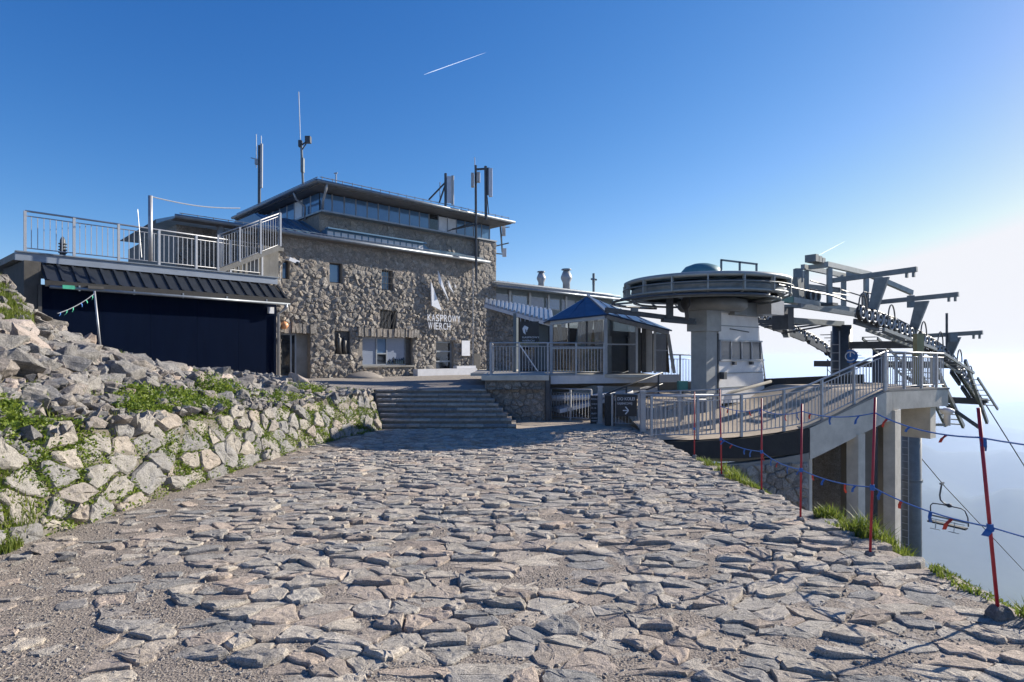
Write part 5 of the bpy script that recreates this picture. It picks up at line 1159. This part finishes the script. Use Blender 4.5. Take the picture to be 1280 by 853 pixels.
# wheel: rim, web plates, spokes
def LZ(prof, dz=-.47, kr=.925): return [(r * kr, z + dz) for r, z in prof]
wc = wc - Z3 * .0
MB().lathe(LZ([(2.28, 2.30), (2.44, 2.26), (2.46, 2.34), (2.38, 2.40), (2.46, 2.46), (2.44, 2.54), (2.28, 2.50), (2.28, 2.30)]), wc, 64).build('wheel_rim', LIFTM, ws, True)
wc2 = wc - Z3 * .47
for i in range(10):
    a = 2 * math.pi * i / 10; d = V(math.cos(a), math.sin(a), 0); MB().bar(wc2 + d * .5 + Z3 * 2.42, wc2 + d * 2.12 + Z3 * 2.42, .16, .12).build('wheel_spoke', LIFTM, ws)
MB().lathe(LZ([(.0, 2.26), (1.75, 2.34), (1.75, 2.38), (.0, 2.40)]), wc, 40).build('wheel_web', LIFTG, ws, True)
# guard: cover ring and cage
MB().lathe(LZ([(2.62, 2.66), (2.70, 2.68), (2.70, 2.76), (2.60, 2.80), (1.2, 2.82), (.0, 2.84), (.0, 2.80), (1.2, 2.76), (2.55, 2.72), (2.62, 2.66)]), wc, 72).build('guard_cover', LIFTL, ws, True)
MB().ring(wc2 + Z3 * 2.30, 2.46, .03, 72).build('guard_ring', LIFTL, ws, True); MB().ring(wc2 + Z3 * 2.16, 2.18, .035, 64).build('guard_ring', LIFTM, ws, True)
MB().ring(wc2 + Z3 * 2.52, 2.52, .02, 72).build('guard_ring', LIFTM, ws, True)
for i in range(16):
    a = 2 * math.pi * (i + .3) / 16; d = V(math.cos(a), math.sin(a), 0); MB().bar(wc2 + d * 2.47 + Z3 * 2.28, wc2 + d * 2.47 + Z3 * 2.70, .04, .12, d).build('guard_strut', LIFTL, ws)
    MB().bar(wc2 + d * 2.18 + Z3 * 2.16, wc2 + d * 2.46 + Z3 * 2.30, .04, .04).build('guard_strut', LIFTM, ws)
MB().lathe([(.66, 2.36), (.64, 2.62), (.5, 2.78), (.25, 2.87), (.0, 2.9)], wc + V(-.1, 0, 0), 24).build('hub_dome', TEAL, ws, True)
tr_ = MB()
for dx in (0, .55, 1.05): tr_.bar(wc + V(.2 + dx, -.9, 2.36), wc + V(.2 + dx, -.9, 2.86 - dx * .12), .05, .05)
tr_.bar(wc + V(.18, -.9, 2.86), wc + V(1.28, -.9, 2.73), .05, .05); tr_.build('top_rail', LIFTM, ws)
# turning frame below the wheel on the entrance side
ca_ = wc + Z3 * 1.68; a_mid = 205
MB().ring(ca_ + V(-.25, 0, 0), 2.6, .045, 40, 8, 105, 300).build('guide_rail', LIFTD, ws, True)
for i in range(5):
    a = R(lerp(120, 290, i / 4)); d = V(math.cos(a), math.sin(a), 0); MB().bar(ca_ + V(-.25, 0, 0) + d * 2.6, wc + d * 2.25 + Z3 * 1.72, .05, .06).build('guide_hanger', LIFTM, ws)
A_, B_ = at(757, 387.5, 17.9), at(868, 401.5, 18.6)
MB().bar(A_, B_, .12, .14).build('lower_arm', LIFTD, ws); MB().bar(at(828, 400.5, 18.3), at(868, 404, 18.6), .2, .1).build('arm_plate', LIFTD, ws); MB().box(at(793, 387.5, 18.1), (.2, .16, .12)).build('arm_clamp', LIFTM, ws)
for px in (835, 839.5): MB().bar(at(px, 371, 18.3), at(px, 398, 18.3), .05 if px > 836 else .1, .1).build('arm_post', LIFTD, ws)
w0 = at(857, 379, 18.0); MB().lathe([(.16, -.06), (.2, -.02), (.2, .02), (.16, .06)], w0, 18, V(1, .3, 0)).build('guide_wheel', RUBBER, ws, True); MB().bar(at(857, 379, 18.1), at(859, 400, 18.3), .1, .08).build('wheel_fork', LIFTD, ws)
# cabin
cb_ = thing('control_cabin', 'pale panelled lift control cabin with a strip of four windows', 'cabin', LP(1.7, -.1, -1.5))
c0, c1b, c1t = .36, 3.12, 2.62; mF, mB = .28, -.5
prof = [LP(c0, mF, -1.5), LP(c1b, mF, -1.5), LP(c1t, mF, 1.36), LP(c0, mF, 1.36)]
MB().prism(prof, LM, mB - mF, 0).build('body', CABW, cb_)
lbox(c0 - .02, c1t + .06, mB, mF + .05, 1.36, 1.42).build('roof', ALU, cb_)
def cedge(z): return lerp(c1b, c1t, (z + 1.5) / 2.86)
for z in (-.55, -1.0, .95): MB().bar(LP(c0, mF + .012, z), LP(cedge(z), mF + .012, z), .03, .02).build('panel_joint', LIFTM, cb_)
wz0, wz1 = -.14, .48
fwn = MB()
for z in (wz0, wz1): fwn.bar(LP(c0 + .02, mF + .03, z), LP(cedge(z) + .06, mF + .03, z), .06, .05)
for i in range(5): L_ = lerp(c0 + .05, cedge(.2) - .03, i / 4); fwn.bar(LP(L_, mF + .025, wz0 + .03), LP(L_ - .03 * i / 4, mF + .025, wz1 - .03), .05, .05)
fw = fwn.build('window_frame', ALU, cb_); CABG = M('cabin_glass', (.06, .07, .085), .12, c2=(.045, .055, .07), vs=1.5, spec=.8)
for i in range(4):
    a, b = lerp(c0 + .05, cedge(.2) - .03, i / 4) + .03, lerp(c0 + .05, cedge(.2) - .03, (i + 1) / 4) - .03
    MB().prism([LP(a, mF, wz0 + .03), LP(b, mF, wz0 + .03), LP(b - .03, mF, wz1 - .03), LP(a - .03, mF, wz1 - .03)], LM, .004, .016).build('pane', CABG, fw)
MB().bar(LP(c0 + .6, mF + .02, .86), LP(c0 + 1.7, mF + .02, .78), .02, .03).build('hatch', LIFTD, cb_)
for L_ in (c0 + .75, c0 + 1.75): MB().box(LP(L_, mF + .08, wz0 - .1), (.12, .1, .1), LD, LM, Z3).build('wall_lamp', LIFTD, cb_)
ld = MB()
for m in (mF - .1, mF - .45): ld.bar(LP(c1b + .26, m, -1.3), LP(cedge(.5) + .2, m, .5), .04, .04)
ld.build('ladder_rails', LIFTM, cb_)
for i in range(7): z = -1.2 + i * .27; L_ = cedge(z) + .22; MB().bar(LP(L_, mF - .1, z), LP(L_, mF - .45, z), .03, .03).build('rung', LIFTM, cb_)
MB().box(LP(c0 + .1, mF + .1, -.62), (.16, .16, .22), LD, LM, Z3).build('junction_box', LIFTD, cb_)

# ------------------------------------------------------------------ lift towers, sheaves, gantry, ropes, chair
def zr(L): return interp(L, [(-3, 2.0), (0, 2.0), (3, 1.88), (5.7, 1.62), (8, 1.36), (10, 1.02), (12, .64), (14, .12), (16.6, -1.2), (25, -5.75), (30, -8.5), (50, -18.6), (90, -40)])
def zs(L, m): return zr(L) + (.42 * smooth(18.0 - L, 0, 6) * smooth(L, 2, 7) if m < 0 else 0)
SHV = MB().lathe([(.12, -.05), (.24, -.06), (.26, -.03), (.24, 0), (.26, .03), (.24, .06), (.12, .05)], (0, 0, 0), 16, V(0, 1, 0)).mesh('sheave', shade=True); SHV.materials.append(RUBBER)
SHR = MB()
for y_ in (-.06, .06): SHR.tube([V(math.cos(2 * math.pi * i / 18) * .19, y_, math.sin(2 * math.pi * i / 18) * .19) for i in range(18)], .034, 6, True)
SHR.lathe([(.06, -.075), (.06, .075)], (0, 0, 0), 8, V(0, 1, 0)); SHR = SHR.mesh('sheave_rim', shade=True); SHR.materials.append(ALU)
SLAT = MB().box((0, 0, 0), (.26, .50, .03)).mesh('catwalk_slat'); SLAT.materials.append(LIFTM)
def train(root, L0, L1, m, n, out, walk=True):
    zr = lambda L: zs(L, m)
    for i in range(n):
        L_ = lerp(L0, L1, (i + .5) / n); p = LP(L_, m, zr(L_) - .24 - (.05 if i % 2 else 0)); Mx = frame(LD, LM, Z3, p)
        s = place('sheave', SHV, Mx, root); r_ = bpy.data.objects.new('sheave_rim', SHR); link(r_, s)
    k = max(2, n // 2)
    for i in range(k):                                                # rocker beams between pairs
        La, Lb = lerp(L0, L1, (i + .12) / k), lerp(L0, L1, (i + .88) / k)
        MB().bar(LP(La, m - .12 * out, zr(La) - .34), LP(Lb, m - .12 * out, zr(Lb) - .34), .06, .14).build('rocker_beam', LIFTD, root)
    for i in range(max(1, k // 2)):
        La, Lb = lerp(L0, L1, (i + .1) / max(1, k // 2)), lerp(L0, L1, (i + .9) / max(1, k // 2)); MB().bar(LP(La, m - .2 * out, zr(La) - .52), LP(Lb, m - .2 * out, zr(Lb) - .52), .09, .18).build('main_beam', LIFTD, root)
    if not walk: return
    o1, o2 = m + .26 * out, m + .78 * out
    for mm_ in (o1, o2): MB().bar(LP(L0, mm_, zr(L0) - .85), LP(L1, mm_, zr(L1) - .85), .06, .1).build('catwalk_stringer', LIFTM, root)
    ns = int((L1 - L0) / .42)
    for i in range(ns):
        L_ = lerp(L0, L1, (i + .5) / ns); place('catwalk_slat', SLAT, frame(LD, LM, Z3, LP(L_, (o1 + o2) / 2, zr(L_) - .80)), root)
    for h in ((.55, 1.05) if out < 0 else ()): MB().tube([LP(L0, o2, zr(L0) - .8 + h), LP(L1, o2, zr(L1) - .8 + h)], .018, 5).build('catwalk_rail', LIFTD, root)
    for i in range(4 if out < 0 else 0): L_ = lerp(L0, L1, i / 3); MB().bar(LP(L_, o2, zr(L_) - .85), LP(L_, o2, zr(L_) + .25), .035, .035).build('catwalk_post', LIFTM, root)
    for L_ in (L0, (L0 + L1) / 2): MB().tube([LP(L_ + .5 * math.cos(a) * .6, m + .15 * out, zr(L_) - .2 + .55 * math.sin(a)) for a in [math.pi * j / 8 for j in range(9)]], .025, 5).build('hoop', LIFTD, root)
def rescue_arm(root, L_, m, sgn, base, top, reach):
    MB().bar(LP(L_, m - 1.6 * sgn, top), LP(L_, m + reach * sgn, top + .12), .13, .17).build('rescue_arm', LIFTM, root)
    n_ = [LP(L_, m - .30 * sgn, base), LP(L_, m - .06 * sgn, base), LP(L_, m + .42 * sgn, top - .05), LP(L_, m - .02 * sgn, top - .05)]; MB().prism(n_, LD, -.07, .07).build('rescue_leg', LIFTM, root)
    for k in (.1, .3): MB().box(LP(L_, m + (reach - k) * sgn, top - .04), (.1, .07, .18), LD, LM, Z3).build('hook', LIFTM, root)
T = []
for (L_, r_, zt, zb, lab) in ((9.5, .36, 1.25, -3.2, 'first dark lift tower with round blue emblem and steel gantry'), (13.3, .31, .3, -6, 'second dark lift tower stepping down behind the platform railing'), (16.9, .41, -1.5, -14, 'third grey lift tower with ladder rising from the slope')):
    t = thing('lift_tower', lab, 'lift tower', LP(L_, 0, zb), 'towers of the chairlift'); T.append(t)
    MB().lathe([(r_ * 1.08, zb + E), (r_, zt + E)], LP(L_, 0, -E), 24).build('tower_column', LIFTG if L_ > 16 else LIFTD, t, True)
    MB().bar(LP(L_, -.4 if L_ < 10 else -2.9, zr(L_) - .68), LP(L_, 2.9, zr(L_) - .68), .28, .28).build('cross_arm', LIFTD, t)
t1, t2, t3 = T
train(t1, 4.9, 9.6, 2.5, 10, 1); train(t1, 7.2, 11.2, -2.5, 9, -1, False)
train(t2, 10.3, 13.9, 2.5, 9, 1); train(t2, 11.3, 15.2, -2.5, 9, -1, False)
for i in range(14): place('walkway_slat', SLAT, frame(LD, LM, Z3, LP(lerp(9.9, 14.2, i / 13), .9, lerp(.75, -.9, i / 13))), t2)
for i in range(9): place('walkway_slat', SLAT, frame(LD, LM, Z3, LP(lerp(10.2, 13.2, i / 8), -.9, lerp(.9, -.1, i / 8))), t2)
for m_ in (.62, 1.18): MB().bar(LP(9.9, m_, .7), LP(14.2, m_, -.95), .05, .1).build('walkway_stringer', LIFTM, t2)
train(t3, 14.4, 17.2, 2.5, 8, 1); train(t3, 15.4, 18.0, -2.5, 7, -1)
rescue_arm(t1, 6.3, 2.5, 1, 1.2, 2.72, 1.25); rescue_arm(t1, 10.0, 2.5, 1, .7, 2.12, 1.35); rescue_arm(t2, 13.6, 2.5, 1, -.5, .82, 1.15)
rescue_arm(t1, 9.5, -2.5, -1, .8, 2.1, .9)
MB().tube([LP(13.0, 2.6, -.2), LP(13.0, 2.6, 1.75)], .045, 6).build('sensor_pole', LIFTD, t2); MB().box(LP(13.1, 2.75, .75), (.3, .24, .34)).build('sensor_box', LIFTM, t2)
# emblem on the first tower
ec = LP(9.5, 0, -.02) + V(.12, -.40, 0); nn = (V(0, 0, E) - ec); nn.z = 0; nn.normalize(); uu = V(-nn.y, nn.x, 0)
em_ = MB().lathe([(.27, 0), (.27, .03)], ec, 24, nn).build('emblem_disc', BLUEF, t1)
MB().tube([ec + nn * .04 + (uu * math.cos(a) + Z3 * math.sin(a)) * .18 for a in [R(30 + 290 * i / 16) for i in range(17)]], .025, 5).build('emblem_ring', SIGNW, em_); MB().bar(ec + nn * .04 - Z3 * .02, ec + nn * .04 + Z3 * .16, .03, .03).build('emblem_stroke', SIGNW, em_)
# ladders
for (t, L_, r_, z0, z1) in ((t3, 16.9, .43, -11, -2.0), (t1, 9.5, .37, -1.2, 1.0)):
    dd = (V(0, 0, 0) - LP(L_, 0, 0)); dd.z = 0; dd.normalize(); sd = V(-dd.y, dd.x, 0); dd = (dd - sd * .55).normalized(); sd = V(-dd.y, dd.x, 0); bs_ = LP(L_, 0, 0) + dd * (r_ + .12); bs_.z = E
    for k in (-.17, .17): MB().bar(bs_ + sd * k + Z3 * z0, bs_ + sd * k + Z3 * z1, .035, .035).build('ladder_rail', ALU, t)
    for i in range(int((z1 - z0) / .33)): MB().bar(bs_ - sd * .17 + Z3 * (z0 + .33 * i), bs_ + sd * .17 + Z3 * (z0 + .33 * i), .028, .028).build('rung', ALU, t)
MB().lathe([(.47, -.06), (.47, .06)], LP(16.9, 0, -6.0), 24).build('flange', LIFTG, t3)
# stairs and bracing under the last sheaves
for m in (1.2, 1.9):
    MB().bar(LP(13.9, m, -.4), LP(17.6, m, -3.3), .1, .2).build('stair_stringer', LIFTM, t3)
for i in range(12): L_ = lerp(14.1, 17.5, i / 11); MB().box(LP(L_, 1.55, lerp(-.5, -3.2, i / 11)), (.24, .7, .04), LD, LM, Z3).build('stair_tread', LIFTM, t3)
MB().bar(LP(14.2, 2.9, -.2), LP(17.2, 2.9, -3.0), .1, .16).build('brace', LIFTM, t3); MB().bar(LP(16.9, .2, -2.2), LP(16.9, 3.0, -2.0), .2, .2).build('brace', LIFTD, t3); MB().bar(LP(14.6, .5, -.9), LP(17.4, 2.6, -3.3), .1, .14).build('brace', LIFTD, t3)
# gantry over the first tower
g = thing('steel_gantry', 'open box-section steel gantry with motor above the lift girder', 'gantry', LP(7.7, .6, 1.9))
MB().bar(LP(1.9, .2, 1.95), LP(4.6, .35, 1.98), .3, .22).build('girder', GREEN, g); MB().bar(LP(4.6, .35, 1.98), LP(10.6, .7, 1.70), .34, .2).build('girder', LIFTL, g); MB().bar(LP(4.2, .9, 1.72), LP(10.2, 1.4, 1.45), .12, .16).build('girder_rail', LIFTM, g)
zp = 3.18
posts = {(6.2, 1.0): 0, (9.3, 1.0): 0, (6.2, .15): 0, (9.3, .15): 0}
for (L_, m) in posts: MB().bar(LP(L_, m, 1.80), LP(L_, m, zp), .15, .15).build('gantry_post', LIFTL, g); MB().box(LP(L_, m, 1.86), (.42, .42, .1), LD, LM, Z3).build('post_foot', LIFTD, g)
for m in (1.0, .15): MB().bar(LP(5.95, m, zp + .12), LP(9.5, m, zp + .06), .15, .18).build('gantry_beam', LIFTL, g)
for L_ in (6.2, 9.3): MB().bar(LP(L_, .27, zp + .11), LP(L_, .88, zp + .11), .14, .16).build('gantry_crossbeam', LIFTL, g)
MB().bar(LP(9.5, 1.0, zp + .05), LP(12.2, 1.6, 2.62), .15, .19).build('gantry_arm', LIFTL, g); MB().bar(LP(12.1, 1.6, 2.5), LP(12.1, 1.6, 2.0), .2, .2).build('arm_drop', LIFTM, g)
MB().bar(LP(3.3, -.3, 2.62), LP(9.2, .0, 2.66), .15, .2).build('long_beam', LIFTM, g)
MB().prism([LP(5.25, .15, 2.85), LP(5.75, .15, 2.85), LP(5.75, .15, 1.95), LP(5.45, .15, 1.95)], LM, -.15, .15).build('hanger_plate', LIFTM, g); MB().bar(LP(5.6, .15, 2.7), LP(5.6, .15, 3.2), .22, .26).build('hanger_plate', LIFTM, g)
for L_ in (5.95, 6.32): MB().lathe([(.1, -.05), (.24, -.06), (.27, 0), (.24, .06), (.1, .05)], LP(L_, .45, 2.2), 20, LM).build('tension_sheave', RUBBER, g, True); MB().tube([LP(L_, .53, 2.2) + (LD * math.cos(2 * math.pi * i / 16) + Z3 * math.sin(2 * math.pi * i / 16)) * .19 for i in range(16)], .03, 6, True).build('sheave_rim', LIFTL, g)
for i in range(3): lbox(5.6 + .26 * i, 5.82 + .26 * i, .4, .8, zp + .22, zp + .48 - .04 * i).build('motor', LIFTM, g)
MB().tube([LP(5.6, .6, 2.72), LP(9.3, 1.0, 2.3), LP(10.2, 1.1, 2.1)], .025, 5).build('guard_rail', LIFTD, g); MB().tube([LP(5.6, .6, 2.4), LP(8.0, .9, 2.3)], .02, 5).build('guard_rail', LIFTD, g)
for L_ in (8.2, 8.6): MB().tube([LP(L_, 1.3, 1.75), LP(L_, 1.3, 2.3), LP(L_ + .12, 1.3, 2.42), LP(L_ + .38, 1.3, 2.42), LP(L_ + .5, 1.3, 2.3), LP(L_ + .5, 1.3, 1.75)], .03, 6).build('hoop', LIFTD, g)
lbox(3.3, 4.2, -.2, .5, 1.45, 1.7).build('girder_bracket', LIFTD, g); lbox(4.6, 5.0, -.3, .3, .95, 1.75).build('bracket_post', LIFTD, g); lbox(4.8, 9.4, -.14, .14, 1.2, 1.4).build('tail_girder', LIFTM, g)
for i in range(7): L_ = 5 + .7 * i; MB().bar(LP(L_, -.1, 1.3), LP(L_, -2.4, zs(L_, -1) - .6), .05, .07).build('tie_bar', LIFTD, g)
# ropes
for m, lab in ((2.5, 'near haul rope of the chairlift running down from the sheaves'), (-2.5, 'far haul rope of the chairlift carrying the chair')):
    rp = MB().tube([LP(L_, m * (.97 if L_ < 3 else 1), zs(L_, m)) for L_ in [0, 1.5, 3, 5.7, 8, 10, 11, 12, 13, 14, 15.3, 16.6, 20, 25, 30, 40, 50, 70, 90]], .028, 6); solo('haul_rope', rp, LIFTD, lab, 'rope', 'ropes of the chairlift')
# the chair
Lc = 29.4; top_ = LP(Lc, -2.5, zr(Lc)); ch = thing('lift_chair', 'empty four-seat lift chair hanging from the far rope', 'lift chair', top_ - Z3 * 2.9)
def CP(m, z, d=0): return top_ + LM * m + Z3 * z + LD * d
MB().bar(CP(0, -.02, -.3), CP(0, -.02, .3), .1, .1).build('grip', LIFTD, ch)
MB().tube([CP(0, 0), CP(-.05, -.3), CP(-.12, -.8), CP(-.08, -1.1), CP(.1, -1.28), CP(.35, -1.36)], .05, 8).build('hanger', LIFTD, ch, True); MB().lathe([(.1, -.12), (.14, 0), (.1, .12)], CP(.4, -1.38), 10, LM).build('hanger_joint', LIFTD, ch, True)
W2 = .98; o_ = .35
MB().tube([CP(o_ - W2, -2.5), CP(o_ - W2, -1.55), CP(o_ - W2 + .12, -1.40), CP(o_ - .4, -1.38), CP(o_ + W2 - .3, -1.44), CP(o_ + W2 - .1, -1.55), CP(o_ + W2 + .05, -1.95), CP(o_ + W2 + .08, -2.5)], .038, 8).build('frame', LIFTD, ch, True)
MB().bar(CP(o_ - W2 - .05, -2.52, -.2), CP(o_ + W2 + .05, -2.62, -.2), .5, .09).build('seat', RUBBER, ch); MB().bar(CP(o_ - W2, -2.2, .08), CP(o_ + W2, -2.3, .08), .05, .1).build('backrest', LIFTM, ch); MB().tube([CP(o_ - W2 + .1, -2.3, -.4), CP(o_ + W2, -2.36, -.4)], .025, 6).build('safety_bar', LIFTL, ch)
for k in (-.55, .45): MB().tube([CP(o_ + k, -2.3, -.4), CP(o_ + k, -2.88, -.55)], .022, 6).build('footrest_post', LIFTL, ch); MB().tube([CP(o_ + k - .28, -2.9, -.55), CP(o_ + k + .28, -2.92, -.55)], .022, 6).build('footrest', LIFTL, ch)
# floodlight and yellow post by the platform end
q = at(1184, 532, 19.4); fl_ = thing('siren', 'pale mushroom-headed siren on a bracket by the platform end', 'siren', q)
MB().lathe([(.09, 0), (.09, .32), (.13, .36), (.2, .44), (.2, .5), (.08, .56)], q, 16).build('siren_body', PALEP, fl_, True); MB().bar(q - V(1.2, -.1, -.02), q + Z3 * .02, .08, .08).build('bracket', LIFTM, fl_)
q = at(1148, 487, 19.2); yp = thing('yellow_post', 'square dull yellow post behind the platform railing', 'post', V(q.x, q.y, E - .98)); MB().box((q.x, q.y, E + .05 - .2), (.22, .2, 1.7)).build('shaft', M('dull_yellow', (.33, .31, .16), .7, c2=(.26, .24, .12)), yp); MB().box((q.x, q.y, E - .95), (.3, .28, .05)).build('foot_plate', LIFTM, yp)

# ------------------------------------------------------------------ red poles and bunting on the valley edge
poles = [((1249, 776), (1223, 510), 'leaning red pole in a stone foot at the near paving edge'), ((1087.5, 697), (1094, 497), 'red pole standing before the tall concrete columns'), ((1000.5, 652), (1002.5, 505), 'red pole with blue ribbon before the end of the black skirt'), ((952, 617), (952, 498), 'red pole rising from the grass before the black skirt'), ((902, 597), (900, 487), 'red pole at the start of the grass fringe'), ((868, 572), (868, 490), 'farthest red pole at the foot of the ramp')]
tops = []; lows = []
for (b, tp, lab) in poles:
    Y = FPX * E / (b[1] - HOR - 17.86); p = at(b[0], b[1], Y); p.z = G(Y); q = at(tp[0], tp[1], Y)
    t = thing('slalom_pole', lab, 'pole', p, 'red poles along the valley edge'); MB().tube([p - Z3 * .02, q], .0115, 8).build('shaft', RED, t, True)
    sm = random.Random(int(b[0])); v_ = MB(); s_ = .07 if b[0] > 1200 else .04
    stn, f_ = stone([(-s_, -s_), (s_, -s_ * .8), (s_ * 1.1, s_), (-s_ * .9, s_)], (0, 0), s_ * 1.2, .02, sm, .004, .1, (0, 0), .8, .1); v_.add([V(a) + p for a in stn], f_); v_.build('stone_foot', ROCK, t)
    tops.append(p.lerp(q, .96)); lows.append(p.lerp(q, .44)); MB().tube([p.lerp(q, .42), p.lerp(q, .455)], .02, 8).build('knot', BLUEF, t)
out_t = tops[0] + V(1.2, -.6, -.06); out_l = lows[0] + V(.9, -.9, -.08)
tl = [tops[0].lerp(tops[0], 0) - Z3 * .13] + [x for x in tops[1:5]]
bunting('bunting', 'upper blue cord of red and blue flags between the red poles', [out_t - Z3 * .1, tops[0] - Z3 * .14, tops[1] - Z3 * .08, tops[2] - Z3 * .03, tops[3] - Z3 * .1, tops[4] - Z3 * .2], .05, 17, [BLUEF, REDF, BLUEF, BLUEF, REDF], .075, BLUEF, .006, random.Random(8))
bunting('bunting', 'lower blue cord of red and blue flags between the red poles', [out_l, lows[0], lows[1], lows[2], lows[3], lows[4]], .04, 22, [REDF, BLUEF, REDF, BLUEF, BLUEF], .085, BLUEF, .006, random.Random(9))

# ------------------------------------------------------------------ contrail, haze
CLOUD = M('ice_cloud', (.9, .9, .9), 1.0, spec=0)
nt = CLOUD.node_tree; pb = nt.nodes['Principled BSDF']; tr = _n(nt, 'ShaderNodeBsdfTransparent'); mx = _n(nt, 'ShaderNodeMixShader', i_0=.3); dfs = _n(nt, 'ShaderNodeBsdfDiffuse'); dfs.inputs[0].default_value = (1, 1, 1, 1); tls = _n(nt, 'ShaderNodeBsdfTranslucent'); tls.inputs[0].default_value = (1, 1, 1, 1); ads = _n(nt, 'ShaderNodeAddShader'); nt.links.new(dfs.outputs[0], ads.inputs[0]); nt.links.new(tls.outputs[0], ads.inputs[1]); nt.links.new(tr.outputs[0], mx.inputs[1]); nt.links.new(ads.outputs[0], mx.inputs[2]); nt.links.new(mx.outputs[0], nt.nodes['Material Output'].inputs[0])
for (a, b, r_, lab) in (((530, 93.5), (607, 66), 9, 'long thin white contrail high in the blue sky'), ((1024, 319), (1056, 302), 14, 'faint short contrail above the steel gantry')):
    A_, B_ = at(a[0], a[1], 16000), at(b[0], b[1], 16000)
    m = MB().tube([A_.lerp(B_, i / 12) for i in range(13)], [r_ * k for k in (.2, .7, 1, 1, .9, .95, .85, .8, .7, .65, .5, .4, .1)], 8)
    solo('contrail', m, CLOUD, lab, 'contrail', shade=True)
hz = MB().box((0, 0, (-1450 + 17) / 2), (100000, 100000, 1467)).build('haze', bpy.data.materials.new('haze_air'), None, False, 'stuff')
tag(hz, 'pale blue haze filling the valley air', 'haze')
m = hz.data.materials[0]; m.use_nodes = True; nt = m.node_tree; nt.nodes.remove(nt.nodes['Principled BSDF'])
pvn = _n(nt, 'ShaderNodeVolumePrincipled'); pvn.inputs['Color'].default_value = (.58, .73, 1, 1); pvn.inputs['Density'].default_value = HAZE_D; pvn.inputs['Anisotropy'].default_value = .4
nt.links.new(pvn.outputs[0], nt.nodes['Material Output'].inputs['Volume'])
